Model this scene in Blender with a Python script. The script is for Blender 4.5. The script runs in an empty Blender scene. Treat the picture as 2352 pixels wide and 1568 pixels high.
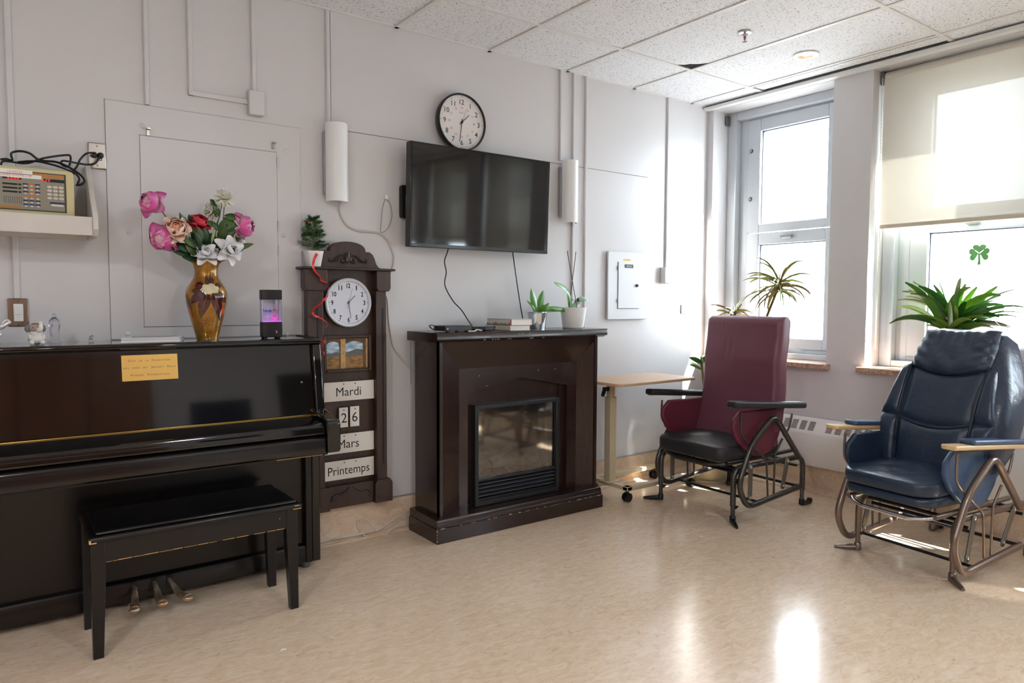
import bpy, math, random
from mathutils import Vector, Matrix
from math import pi, sin, cos, radians as rad, sqrt
random.seed(7)
sc = bpy.context.scene
COL = sc.collection

# ---------------------------------------------------------------- camera
FPX, YAW, PITCH, ROLL = 1633.6, .63573, -.05685, .00417
CAM = Vector((0, -3.551, 1.28))
_fw = Vector((sin(YAW)*cos(PITCH), cos(YAW)*cos(PITCH), sin(PITCH)))
_r = Vector((cos(YAW), -sin(YAW), 0)); _u = _r.cross(_fw)
RGT = _r*cos(ROLL)+_u*sin(ROLL); UPV = -_r*sin(ROLL)+_u*cos(ROLL); FWD = _fw
cd = bpy.data.cameras.new('camera'); cam = bpy.data.objects.new('camera', cd); COL.objects.link(cam)
cam.matrix_world = Matrix(((RGT.x, UPV.x, -FWD.x, CAM.x), (RGT.y, UPV.y, -FWD.y, CAM.y), (RGT.z, UPV.z, -FWD.z, CAM.z), (0, 0, 0, 1)))
cd.sensor_width = 36; cd.lens = FPX*36/2352; cd.clip_start = .05
sc.camera = cam
def at(px, py, Y):
    """point of the room at depth Y (distance plane parallel to the back wall)"""
    d = FWD+RGT*((px-1176)/FPX)-UPV*((py-784)/FPX)
    return CAM+d*((Y-CAM.y)/d.y)

# ---------------------------------------------------------------- light
w = bpy.data.worlds.new('sky'); sc.world = w; w.use_nodes = True
bg = w.node_tree.nodes['Background']
bg.inputs[1].default_value = 8.5
_N, _L = w.node_tree.nodes, w.node_tree.links
_tc = _N.new('ShaderNodeTexCoord'); _sp = _N.new('ShaderNodeSeparateXYZ'); _rp = _N.new('ShaderNodeValToRGB'); _mr = _N.new('ShaderNodeMapRange')
_L.new(_tc.outputs['Generated'], _sp.inputs[0]); _mr.inputs[1].default_value = -1; _mr.inputs[2].default_value = 1; _L.new(_sp.outputs[2], _mr.inputs[0]); _L.new(_mr.outputs[0], _rp.inputs[0])
_e = _rp.color_ramp.elements; _e[0].position = .44; _e[0].color = (.52, .54, .56, 1); _e[1].position = .54; _e[1].color = (.80, .90, 1.0, 1)   # hazy ground, bright overcast sky
_L.new(_rp.outputs[0], bg.inputs[0])
sd = bpy.data.lights.new('sun', 'SUN'); sd.energy = 38; sd.angle = rad(1.0); sd.color = (1, .95, .88)
sun = bpy.data.objects.new('sun', sd); COL.objects.link(sun)
sun.rotation_euler = Vector((-1, 1.65, -2.0)).to_track_quat('-Z', 'Y').to_euler()
sun.location = (8, -8, 9)
WIN = [(-.053, -1.003), (-1.26, -2.21), (-2.467, -3.417), (-3.674, -4.624), (-4.88, -5.83)]
for i, (a, b) in enumerate(WIN):
    ad = bpy.data.lights.new('daylight_portal', 'AREA'); ad.shape = 'RECTANGLE'; ad.size = 1.9; ad.size_y = .95
    ao = bpy.data.objects.new('daylight_portal', ad); COL.objects.link(ao)
    ao.location = (4.80, (a+b)/2, 1.78); ao.rotation_euler = (0, rad(90), 0)
    ad.cycles.is_portal = True
sc.view_settings.view_transform = 'Standard'; sc.view_settings.look = 'None'
sc.view_settings.gamma = 1; sc.view_settings.use_curve_mapping = False
sc.view_settings.exposure = 1.34
try:
    sc.cycles.use_denoising = True; sc.cycles.max_bounces = 7; sc.cycles.diffuse_bounces = 3; sc.cycles.glossy_bounces = 3; sc.cycles.transmission_bounces = 4; sc.cycles.transparent_max_bounces = 10; sc.cycles.use_adaptive_sampling = True; sc.cycles.adaptive_threshold = .06
    sc.cycles.sample_clamp_indirect = 8; sc.cycles.caustics_reflective = False; sc.cycles.caustics_refractive = False
except Exception: pass

# ---------------------------------------------------------------- materials
def lin(c):
    return tuple((x/255/12.92 if x/255 <= .04045 else ((x/255+.055)/1.055)**2.4) for x in c)
MC = {}
def mat(name, col, rough=.5, metal=0, var=None, bump=None, spec=.5, coat=0, emit=None, alpha=None, trans=0, sheen=0, coord='Object', col2=None, vscale=(1, 1, 1), ior=None, sub=0):
    """col: sRGB 0-255; var=(scale, amount) colour mottling; bump=(scale, strength)"""
    if name in MC: return MC[name]
    m = bpy.data.materials.new(name); m.use_nodes = True; nt = m.node_tree; N = nt.nodes; L = nt.links
    p = N['Principled BSDF']; c = lin(col)+(1,)
    p.inputs['Base Color'].default_value = c; p.inputs['Roughness'].default_value = rough; p.inputs['Metallic'].default_value = metal
    p.inputs['Specular IOR Level'].default_value = spec; p.inputs['Coat Weight'].default_value = coat; p.inputs['Coat Roughness'].default_value = .04
    p.inputs['Transmission Weight'].default_value = trans
    if ior: p.inputs['IOR'].default_value = ior
    if emit: p.inputs['Emission Color'].default_value = lin(emit[0])+(1,); p.inputs['Emission Strength'].default_value = emit[1]
    if alpha is not None: p.inputs['Alpha'].default_value = alpha
    if sub: p.inputs['Subsurface Weight'].default_value = sub; p.inputs['Subsurface Radius'].default_value = (.02, .02, .02)
    if var or bump:
        tc = N.new('ShaderNodeTexCoord'); mp = N.new('ShaderNodeMapping'); mp.inputs['Scale'].default_value = vscale
        L.new(tc.outputs[coord], mp.inputs[0])
    if var:
        n = N.new('ShaderNodeTexNoise'); n.inputs['Scale'].default_value = var[0]; n.inputs['Detail'].default_value = 6
        L.new(mp.outputs[0], n.inputs['Vector'])
        r = N.new('ShaderNodeValToRGB'); c2 = lin(col2) if col2 else tuple(x*(1-var[1]) for x in c[:3])
        r.color_ramp.elements[0].position = .35; r.color_ramp.elements[1].position = .65
        r.color_ramp.elements[0].color = tuple(c2)+(1,); r.color_ramp.elements[1].color = c
        L.new(n.outputs[0], r.inputs[0]); L.new(r.outputs[0], p.inputs['Base Color'])
    if bump:
        n = N.new('ShaderNodeTexNoise'); n.inputs['Scale'].default_value = bump[0]; n.inputs['Detail'].default_value = 4
        L.new(mp.outputs[0], n.inputs['Vector'])
        b = N.new('ShaderNodeBump'); b.inputs['Strength'].default_value = bump[1]; b.inputs['Distance'].default_value = .01
        L.new(n.outputs[0], b.inputs['Height']); L.new(b.outputs[0], p.inputs['Normal'])
    MC[name] = m; return m

WALL = mat('wall_paint', (214, 212, 213), .34, var=(1.3, .03), bump=(260, .02))
WHITE = mat('white_paint', (228, 227, 225), .4)
TRIMW = mat('white_trim', (232, 232, 232), .35)
FRAMEW = mat('window_frame', (194, 200, 207), .3, bump=(30, .01))
DARK = mat('plenum_dark', (28, 28, 34), .9)
BLK = mat('black_plastic', (18, 18, 20), .35)
BLKM = mat('black_matt', (14, 14, 15), .6)
STEEL = mat('brushed_steel', (175, 168, 160), .28, 1.0)
CHROME = mat('chrome', (210, 210, 212), .12, 1.0)
GREYM = mat('grey_metal', (120, 122, 126), .35, .8)
DGREYM = mat('charcoal_tube', (92, 90, 88), .3, .85, var=(60, .2))
TAUPE = mat('taupe_tube', (138, 122, 112), .3, .75, var=(60, .12))
BEIGEM = mat('beige_enamel', (205, 190, 160), .4)
BRASS = mat('brass', (196, 160, 84), .28, 1.0)
OLDBR = mat('worn_brass', (200, 186, 176), .28, .75, var=(40, .4), col2=(186, 146, 90))
PIANO = mat('piano_lacquer', (9, 8, 8), .07, spec=.5, coat=.6)
PIANOS = mat('piano_satin', (20, 17, 16), .22, var=(4, .25), vscale=(1, 8, 8))
BENCH = mat('bench_lacquer', (20, 18, 18), .3, var=(9, .3))
WORN = mat('bare_wood_chip', (214, 165, 96), .7)
PALECHIP = mat('pale_chip', (216, 196, 176), .7)
ESPR = mat('espresso_wood', (46, 29, 24), .25, var=(3, .35), vscale=(9, 1, 1), coat=.15)
ESPRV = mat('espresso_wood_upright', (48, 30, 25), .25, var=(3, .35), vscale=(9, 9, .6), coat=.15)
WALN = mat('walnut', (66, 45, 36), .38, var=(5, .35), vscale=(8, 8, .7))
WALND = mat('walnut_carved', (50, 32, 28), .35)
MAPLE = mat('maple', (222, 188, 140), .35, var=(4, .18), vscale=(1, 9, 9))
TABLEW = mat('oak_laminate', (205, 168, 134), .4, var=(3, .14), vscale=(1, 12, 1))
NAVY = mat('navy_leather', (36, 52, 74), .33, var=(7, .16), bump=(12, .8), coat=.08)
NAVYLIT = mat('navy_leather_lit', (60, 84, 116), .34, bump=(300, .08))  # sunlit copy of the navy, sunlight put into the base colour
BURG = mat('burgundy_vinyl', (116, 68, 84), .36, bump=(200, .05), var=(2, .08))
BURGP = mat('burgundy_panel', (104, 42, 58), .3, bump=(200, .04))
BLKV = mat('black_vinyl', (38, 38, 42), .5, bump=(160, .08))
CERW = mat('white_ceramic', (236, 236, 234), .22)
PLASW = mat('white_plastic', (228, 227, 224), .35)
GREENL = mat('leaf_green', (88, 150, 52), .32, var=(5, .35), coat=.1)
GREEND = mat('leaf_dark', (40, 78, 44), .4, var=(9, .4))
GREENY = mat('leaf_lime', (128, 170, 60), .35, var=(5, .3))
STEMG = mat('stem_green', (60, 72, 40), .6)
BARK = mat('stem_brown', (120, 96, 66), .8, var=(30, .3))
SOIL = mat('potting_soil', (50, 38, 30), .95, var=(60, .4), bump=(80, .5))
CARDW = mat('card_white', (232, 226, 218), .5)
INK = mat('ink_black', (16, 16, 18), .6)
PAPER = mat('paper', (236, 234, 228), .7)
STONE = mat('terrazzo_sill', (206, 180, 158), .3, var=(90, .3), col2=(160, 120, 96))
WIREW = mat('white_cable', (212, 205, 196), .5)
WIREB = mat('black_cable', (14, 14, 16), .4)

def floor_mat():
    m = bpy.data.materials.new('marbled_linoleum'); m.use_nodes = True; nt = m.node_tree; N = nt.nodes; L = nt.links; p = N['Principled BSDF']
    g = N.new('ShaderNodeNewGeometry'); mp = N.new('ShaderNodeMapping'); L.new(g.outputs['Position'], mp.inputs[0])
    mp.inputs['Rotation'].default_value = (0, 0, rad(38)); mp.inputs['Scale'].default_value = (1, 2.4, 1.6)
    a = N.new('ShaderNodeTexNoise'); a.inputs['Scale'].default_value = 14; a.inputs['Detail'].default_value = 12; a.inputs['Roughness'].default_value = .68; a.inputs['Distortion'].default_value = 1.1
    b = N.new('ShaderNodeTexNoise'); b.inputs['Scale'].default_value = 20; b.inputs['Detail'].default_value = 6; b.inputs['Distortion'].default_value = 1.5
    L.new(mp.outputs[0], a.inputs['Vector']); L.new(mp.outputs[0], b.inputs['Vector'])
    r = N.new('ShaderNodeValToRGB'); e = r.color_ramp.elements
    e[0].position = .36; e[0].color = lin((218, 190, 160))+(1,); e[1].position = .62; e[1].color = lin((232, 210, 186))+(1,)
    L.new(a.outputs[0], r.inputs[0])
    r2 = N.new('ShaderNodeValToRGB'); e = r2.color_ramp.elements; e[0].position = .30; e[0].color = lin((170, 120, 84))+(1,); e[1].position = .40; e[1].color = (1, 1, 1, 1)
    L.new(b.outputs[0], r2.inputs[0])
    mx = N.new('ShaderNodeMixRGB'); mx.blend_type = 'MULTIPLY'; mx.inputs[0].default_value = .26
    L.new(r.outputs[0], mx.inputs[1]); L.new(r2.outputs[0], mx.inputs[2]); L.new(mx.outputs[0], p.inputs['Base Color'])
    p.inputs['Roughness'].default_value = .17; p.inputs['Specular IOR Level'].default_value = .55
    n = N.new('ShaderNodeTexNoise'); n.inputs['Scale'].default_value = 9; L.new(g.outputs['Position'], n.inputs['Vector'])
    bp = N.new('ShaderNodeBump'); bp.inputs['Strength'].default_value = .035; bp.inputs['Distance'].default_value = .02
    L.new(n.outputs[0], bp.inputs['Height']); L.new(bp.outputs[0], p.inputs['Normal'])
    return m
LINO = floor_mat()

def tile_mat():
    m = bpy.data.materials.new('fissured_ceiling_tile'); m.use_nodes = True; nt = m.node_tree; N = nt.nodes; L = nt.links; p = N['Principled BSDF']
    g = N.new('ShaderNodeNewGeometry')
    a = N.new('ShaderNodeTexNoise'); a.inputs['Scale'].default_value = 120; a.inputs['Detail'].default_value = 3; a.inputs['Distortion'].default_value = 1.2
    L.new(g.outputs['Position'], a.inputs['Vector'])
    r = N.new('ShaderNodeValToRGB'); e = r.color_ramp.elements
    e[0].position = .34; e[0].color = lin((140, 134, 128))+(1,); e[1].position = .42; e[1].color = lin((236, 238, 242))+(1,)
    L.new(a.outputs[0], r.inputs[0]); L.new(r.outputs[0], p.inputs['Base Color']); p.inputs['Roughness'].default_value = .9
    bp = N.new('ShaderNodeBump'); bp.inputs['Strength'].default_value = .4; bp.inputs['Distance'].default_value = .004
    L.new(r.outputs[0], bp.inputs['Height']); L.new(bp.outputs[0], p.inputs['Normal'])
    return m
TILE = tile_mat()

def glass_mat(name, tint=(1, 1, 1), refl=.06, rough=0.0):
    m = bpy.data.materials.new(name); m.use_nodes = True; nt = m.node_tree; N = nt.nodes; L = nt.links
    N.remove(N['Principled BSDF']); o = N['Material Output']
    t = N.new('ShaderNodeBsdfTransparent'); t.inputs[0].default_value = tint+(1,)
    g = N.new('ShaderNodeBsdfGlossy'); g.inputs['Roughness'].default_value = rough
    lw = N.new('ShaderNodeLayerWeight'); lw.inputs[0].default_value = .5
    mr = N.new('ShaderNodeMapRange'); mr.inputs[3].default_value = refl; mr.inputs[4].default_value = 1
    pw = N.new('ShaderNodeMath'); pw.operation = 'POWER'; pw.inputs[1].default_value = 4; L.new(lw.outputs['Facing'], pw.inputs[0]); L.new(pw.outputs[0], mr.inputs[0])
    mx = N.new('ShaderNodeMixShader'); L.new(mr.outputs[0], mx.inputs[0]); L.new(t.outputs[0], mx.inputs[1]); L.new(g.outputs[0], mx.inputs[2]); L.new(mx.outputs[0], o.inputs[0])
    return m
PANE = glass_mat('window_glass', (.96, .98, .98), .04)
FIREGL = glass_mat('smoked_glass', (.82, .80, .77), .20, .06)
CLEAR = glass_mat('clear_acrylic', (.93, .92, .96), .10)
CRYS = mat('crystal', (240, 238, 245), .05, trans=.9, ior=1.35)

def blind_mat():
    m = bpy.data.materials.new('screen_fabric'); m.use_nodes = True; nt = m.node_tree; N = nt.nodes; L = nt.links
    N.remove(N['Principled BSDF']); o = N['Material Output']
    d = N.new('ShaderNodeBsdfDiffuse'); d.inputs[0].default_value = lin((226, 222, 210))+(1,)
    t = N.new('ShaderNodeBsdfTranslucent'); t.inputs[0].default_value = lin((205, 200, 186))+(1,)
    tr = N.new('ShaderNodeBsdfTransparent')
    tc = N.new('ShaderNodeTexCoord'); mp = N.new('ShaderNodeMapping'); mp.inputs['Scale'].default_value = (1, 8, 260); L.new(tc.outputs['Object'], mp.inputs[0])
    n = N.new('ShaderNodeTexNoise'); n.inputs['Scale'].default_value = 1; n.inputs['Detail'].default_value = 3; L.new(mp.outputs[0], n.inputs['Vector'])
    mr = N.new('ShaderNodeMapRange'); mr.inputs[3].default_value = .05; mr.inputs[4].default_value = .11; L.new(n.outputs[0], mr.inputs[0])
    m1 = N.new('ShaderNodeMixShader'); L.new(mr.outputs[0], m1.inputs[0]); L.new(d.outputs[0], m1.inputs[1]); L.new(t.outputs[0], m1.inputs[2])
    m2 = N.new('ShaderNodeMixShader'); m2.inputs[0].default_value = .022; L.new(m1.outputs[0], m2.inputs[1]); L.new(tr.outputs[0], m2.inputs[2]); L.new(m2.outputs[0], o.inputs[0])
    return m
BLIND = blind_mat()

# ---------------------------------------------------------------- mesh builder
def wloc(o):
    v = Vector((0, 0, 0))
    while o is not None: v += o.location; o = o.parent
    return v
def tag(o, label=None, cat=None, group=None, kind=None):
    if label: o['label'] = label
    if cat: o['category'] = cat
    if group: o['group'] = group
    if kind: o['kind'] = kind
    return o
def thing(name, label, cat, loc=(0, 0, 0), group=None, rz=0):
    o = bpy.data.objects.new(name, None); COL.objects.link(o); o.empty_display_size = .05
    o.location = loc; o.rotation_euler = (0, 0, rz)
    return tag(o, label, cat, group)

class G:
    def __init__(s): s.v = []; s.f = []
    def add(s, vs, fs):
        o = len(s.v); s.v += [Vector(x) for x in vs]; s.f += [[i+o for i in f] for f in fs]; return s
    def box(s, x0, x1, y0, y1, z0, z1):
        x0, x1 = sorted((x0, x1)); y0, y1 = sorted((y0, y1)); z0, z1 = sorted((z0, z1))
        return s.add([(x0, y0, z0), (x1, y0, z0), (x1, y1, z0), (x0, y1, z0), (x0, y0, z1), (x1, y0, z1), (x1, y1, z1), (x0, y1, z1)],
                     [(0, 3, 2, 1), (4, 5, 6, 7), (0, 1, 5, 4), (1, 2, 6, 5), (2, 3, 7, 6), (3, 0, 4, 7)])
    def prism(s, poly, ax, a, b):
        n = len(poly)
        mk = {'x': lambda p, t: (t, p[0], p[1]), 'y': lambda p, t: (p[0], t, p[1]), 'z': lambda p, t: (p[0], p[1], t)}[ax]
        vs = [mk(p, a) for p in poly]+[mk(p, b) for p in poly]
        fs = [list(range(n)), list(range(2*n-1, n-1, -1))]+[(i, i+n, (i+1) % n+n, (i+1) % n) for i in range(n)]
        return s.add(vs, fs)
    def frame(s, x0, x1, z0, z1, t, y0, y1):
        """rectangular picture-frame ring in the xz plane"""
        s.box(x0, x0+t, y0, y1, z0, z1); s.box(x1-t, x1, y0, y1, z0, z1); s.box(x0+t, x1-t, y0, y1, z0, z0+t); s.box(x0+t, x1-t, y0, y1, z1-t, z1); return s
    def loft(s, rings, cap=True, closed=False):
        n = len(rings[0]); o = len(s.v); fs = []
        for r in rings: s.v += [Vector(p) for p in r]
        k = len(rings)
        for i in range(k if closed else k-1):
            for j in range(n):
                a, b = i*n, ((i+1) % k)*n
                fs.append((a+j, a+(j+1) % n, b+(j+1) % n, b+j))
        if cap and not closed: fs += [list(range(n-1, -1, -1)), list(range((k-1)*n, k*n))]
        s.f += [[i+o for i in f] for f in fs]; return s
    def tube(s, pts, r, n=8, closed=False, cap=True):
        pts = [Vector(p) for p in pts]; k = len(pts); rr = r if isinstance(r, (list, tuple)) else [r]*k
        rings = []; prev = None
        for i in range(k):
            if closed: t = pts[(i+1) % k]-pts[i-1]
            else: t = pts[min(i+1, k-1)]-pts[max(i-1, 0)]
            t.normalize()
            if prev is None:
                a = Vector((0, 0, 1)) if abs(t.z) < .9 else Vector((1, 0, 0)); nrm = t.cross(a).normalized()
            else:
                nrm = prev-t*prev.dot(t)
                nrm = nrm.normalized() if nrm.length > 1e-6 else t.orthogonal().normalized()
            prev = nrm; bn = t.cross(nrm)
            rings.append([pts[i]+(nrm*cos(2*pi*j/n)+bn*sin(2*pi*j/n))*rr[i] for j in range(n)])
        return s.loft(rings, cap, closed)
    def lathe(s, prof, c=(0, 0, 0), n=24, ax='z', wob=None, cap=True):
        rings = []
        for k, (r, h) in enumerate(prof):
            ring = []
            for j in range(n):
                a = 2*pi*j/n; q = r*(1+(wob(k, a) if wob else 0)); p = (q*cos(a), q*sin(a), h)
                if ax == 'y': p = (q*cos(a), h, q*sin(a))
                if ax == 'x': p = (h, q*cos(a), q*sin(a))
                ring.append((p[0]+c[0], p[1]+c[1], p[2]+c[2]))
            rings.append(ring)
        return s.loft(rings, cap)
    def grid(s, fn, nu, nv):
        o = len(s.v)
        for i in range(nu+1):
            for j in range(nv+1): s.v.append(Vector(fn(i/nu, j/nv)))
        for i in range(nu):
            for j in range(nv):
                a = o+i*(nv+1)+j; s.f.append([a, a+1, a+nv+2, a+nv+1])
        return s
    def ball(s, c, r, nu=12, nv=8):
        if not isinstance(r, (list, tuple)): r = (r, r, r)
        prof = [(max(sin(pi*k/nv), .02), -cos(pi*k/nv)) for k in range(nv+1)]
        rings = [[(c[0]+q*cos(2*pi*j/nu)*r[0], c[1]+q*sin(2*pi*j/nu)*r[1], c[2]+h*r[2]) for j in range(nu)] for q, h in prof]
        return s.loft(rings)
    def text(s, t, x, z, h, y, align='c', width=None, bold=0, shear=None):
        """flat lettering on a plane facing -Y; h = cap height"""
        cu = bpy.data.curves.new('t', 'FONT'); cu.body = t; cu.resolution_u = 3; cu.size = 1; cu.offset = bold
        ob = bpy.data.objects.new('t', cu); me = bpy.data.meshes.new_from_object(ob)
        vs = [v.co.copy() for v in me.vertices]; fs = [list(p.vertices) for p in me.polygons]
        bpy.data.objects.remove(ob); bpy.data.curves.remove(cu); bpy.data.meshes.remove(me)
        if not vs: return s
        x0 = min(v.x for v in vs); x1 = max(v.x for v in vs); k = h/.72; kx = k if not width else width/(x1-x0)
        off = {'c': -(x0+x1)/2*kx, 'l': -x0*kx, 'r': -x1*kx}[align]
        return s.add([(x+off+v.x*kx, y, z+v.y*k) for v in vs], fs)
    def xf(s, M):
        s.v = [M @ v for v in s.v]; return s
    def inflate_noise(s, amp, seed=0):
        rnd = random.Random(seed)
        s.v = [v+Vector((rnd.uniform(-1, 1), rnd.uniform(-1, 1), rnd.uniform(-1, 1)))*amp for v in s.v]; return s
    def obj(s, name, m, parent=None, smooth=0, bev=0, local=False, label=None, cat=None, group=None, kind=None, seg=2, sub=0):
        me = bpy.data.meshes.new(name)
        org = Vector((0, 0, 0)) if (local or parent is None) else wloc(parent)
        top = parent is None and not local
        if top and s.v:
            lo = [min(v[i] for v in s.v) for i in range(3)]; hi = [max(v[i] for v in s.v) for i in range(3)]
            org = Vector(((lo[0]+hi[0])/2, (lo[1]+hi[1])/2, lo[2]))
        me.from_pydata([v-org for v in s.v], [], s.f); me.validate(); me.update()
        me.materials.append(m)
        if smooth:
            for p in me.polygons: p.use_smooth = True
            if smooth < 180: me.set_sharp_from_angle(angle=rad(smooth))
        o = bpy.data.objects.new(name, me); COL.objects.link(o)
        if parent is not None: o.parent = parent
        elif top: o.location = org
        if sub: md = o.modifiers.new('s', 'SUBSURF'); md.levels = sub; md.render_levels = sub
        if bev:
            md = o.modifiers.new('b', 'BEVEL'); md.width = bev; md.segments = seg; md.limit_method = 'ANGLE'; md.angle_limit = rad(40)
            if not smooth:
                for p in me.polygons: p.use_smooth = True
                me.set_sharp_from_angle(angle=rad(35))
        return tag(o, label, cat, group, kind)
def B(*a): return G().box(*a)
def struct(g, name, m, **k):
    o = g.obj(name, m, **k); o['kind'] = 'structure'; return o
def fillet(pts, r, n=6):
    pts = [Vector(p) for p in pts]; out = [pts[0]]; rs = r if isinstance(r, (list, tuple)) else [r]*len(pts)
    for i in range(1, len(pts)-1):
        a, b, c = pts[i-1], pts[i], pts[i+1]; u = (a-b); v = (c-b)
        ang = u.angle(v); d = min(rs[i]/math.tan(ang/2), u.length*.49, v.length*.49); u.normalize(); v.normalize()
        p0, p2 = b+u*d, b+v*d
        for k in range(n+1):
            t = k/n; out.append(p0*(1-t)**2+b*2*t*(1-t)+p2*t*t)
    out.append(pts[-1]); return out
def smoothp(pts, n=6):
    P = [Vector(p) for p in pts]; out = []
    for i in range(len(P)-1):
        p0 = P[max(i-1, 0)]; p1 = P[i]; p2 = P[i+1]; p3 = P[min(i+2, len(P)-1)]
        for k in range(n):
            t = k/n; out.append(.5*((2*p1)+(p2-p0)*t+(2*p0-5*p1+4*p2-p3)*t*t+(3*p1-p0-3*p2+p3)*t**3))
    out.append(P[-1]); return out
def rrect(w, h, r, n=5, cx=0, cy=0):
    out = []
    for qx, qy, a0 in ((1, 1, 0), (-1, 1, 90), (-1, -1, 180), (1, -1, 270)):
        for k in range(n+1):
            a = rad(a0+90*k/n); out.append((cx+qx*(w/2-r)+r*cos(a), cy+qy*(h/2-r)+r*sin(a)))
    return out
def copy_part(o, parent, loc=None, rot=None, scale=None):
    c = o.copy(); COL.objects.link(c); c.parent = parent
    if loc is not None: c.location = loc
    if rot is not None: c.rotation_euler = rot
    if scale is not None: c.scale = scale
    return c
# ================================================================ the room
XB, XW, YS, ZC = 4.47, -2.4, -6.2, 2.752
floor = struct(B(XW-.1, XB+.3, YS-.1, .1, -.1, 0), 'floor', LINO)
wall_n = struct(B(XW-.1, XB+.3, 0, .12, 0, 3.0), 'wall_north', WALL)
struct(B(XW-.12, XW, YS, 0, 0, 3.0), 'wall_west', WALL)
struct(B(XW-.12, XB+.3, YS-.12, YS, 0, 3.0), 'wall_south', WALL)
g = G(); edges = [0]+[e for w_ in WIN for e in w_]+[YS]
for i in range(0, len(edges), 2): g.box(XB, 4.80, edges[i+1], edges[i], .84, 2.72)
g.box(XB, 4.80, YS, 0, 0, .84); g.box(XB, 4.80, YS, 0, 2.72, 3.0)
struct(g, 'wall_east', WALL)
# wallboard joints on the north wall
B(1.53, 3.82, -.0012, .001, 2.1605, 2.1635).obj('board_joint', mat('joint_shadow', (120, 112, 106), .8), wall_n)

# ---- coved linoleum base with metal cap
def cove(name, ax, a, b, wall, sgn):
    R = .05; pr = [(0, 0), (0, .18)]; pr += [(-.005, .18), (-.005, R+.004)]
    pr += [(-.005-R*(1-cos(rad(t))), .004+R*(1-sin(rad(t)))) for t in range(10, 91, 10)] + [(-.005-R, 0)]
    g = G()
    if ax == 'x': g.prism([(wall+p*sgn, q) for p, q in pr], 'x', a, b); c = B(a, b, wall, wall-.008*sgn, .18, .187)
    else: g.prism([(wall+p*sgn, q) for p, q in pr], 'y', a, b); c = B(wall, wall-.008*sgn, a, b, .18, .187)
    o = struct(g, name, LINO, smooth=35); c.obj('metal_cap', mat('cap_strip', (205, 210, 216), .3, .7), o)
cove('baseboard_north', 'x', XW, XB, 0, 1)
cove('baseboard_east', 'y', YS, -.06, XB, 1)
cove('baseboard_south', 'x', XW, XB, YS, -1)
cove('baseboard_west', 'y', YS, 0, XW, -1)

# ---- suspended ceiling
ceil = struct(B(XW-.1, XB+.3, YS-.1, .1, 3.0, 3.1), 'ceiling', DARK)
XL = [2.439+.61*i for i in range(-7, 4)]; YL = [-.50-1.22*i for i in range(0, 5)]
BARM = mat('ceiling_grid_bar', (226, 224, 222), .45)
for x in XL: B(x-.012, x+.012, YS, 0, ZC-.001, ZC+.03).obj('grid_bar', BARM, ceil)
for y in YL: B(XW, XB, y-.012, y+.012, ZC-.0012, ZC+.028).obj('grid_bar', BARM, ceil)
B(XW, XB, -.022, 0, ZC-.001, ZC+.02).obj('wall_angle', BARM, ceil)
xs = [XW]+XL+[XB]; ys = [0]+YL+[YS]
full = None
for i in range(len(xs)-1):
    for j in range(len(ys)-1):
        x0, x1, y1, y0 = xs[i]+.006, xs[i+1]-.006, ys[j]-.006, ys[j+1]+.006
        if x0 < -1.9: x0 = XW
        isf = 0 < i < len(xs)-2 and 0 < j < len(ys)-2
        last = i == len(xs)-2
        if isf and not (abs(x1-3.653) < .01 and j == 1):
            if full is None:
                full = B(x0, x1, y0, y1, ZC+.005, ZC+.02).obj('ceiling_tile', TILE, ceil); fo = (x0, y0)
            else: copy_part(full, ceil, (x0-fo[0], y0-fo[1], 0))
        elif isf:      # the tile with a broken corner
            G().prism([(x0, y0), (x1, y0), (x1, y1-.16), (x1-.03, y1-.11), (x1-.045, y1-.09), (x1-.085, y1-.06), (x1-.10, y1-.03), (x1-.15, y1), (x0, y1)], 'z', ZC+.005, ZC+.02).obj('ceiling_tile', TILE, ceil, label='ceiling tile with a broken corner showing black')
            G().prism([(x1, y1), (x1, y1-.15), (x1-.03, y1-.10), (x1-.045, y1-.08), (x1-.085, y1-.05), (x1-.10, y1-.02), (x1-.14, y1)], 'z', ZC+.0055, ZC+.019).obj('hole_shade', mat('void_black', (6, 6, 8), .95), ceil)  # black filler standing in for the darkness inside the hole
        elif last and j == 1:   # narrow cut tile that has slipped, leaving dark slots
            B(4.305, 4.402, y0, y1-.02, ZC+.004, ZC+.014).obj('ceiling_tile', TILE, ceil)
        else: B(x0, x1, y0, y1, ZC+.005, ZC+.02).obj('ceiling_tile', TILE, ceil)
t = struct(G().prism([(4.415, 2.722), (4.4695, 2.722), (4.4695, 2.7505), (4.44, 2.7505), (4.44, 2.744), (4.415, 2.744)], 'y', YS, 0), 'trim_1', TRIMW)
B(3.40, 3.66, -.80, -.50, ZC+.0205, ZC+.03).obj('void_shade', mat('void_black', (6, 6, 8), .95), ceil); B(4.28, 4.468, -1.72, -.48, ZC+.024, ZC+.03).obj('void_shade', mat('void_black', (6, 6, 8), .95), ceil)  # black sheets put in as the dark void over the hole and slot
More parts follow.
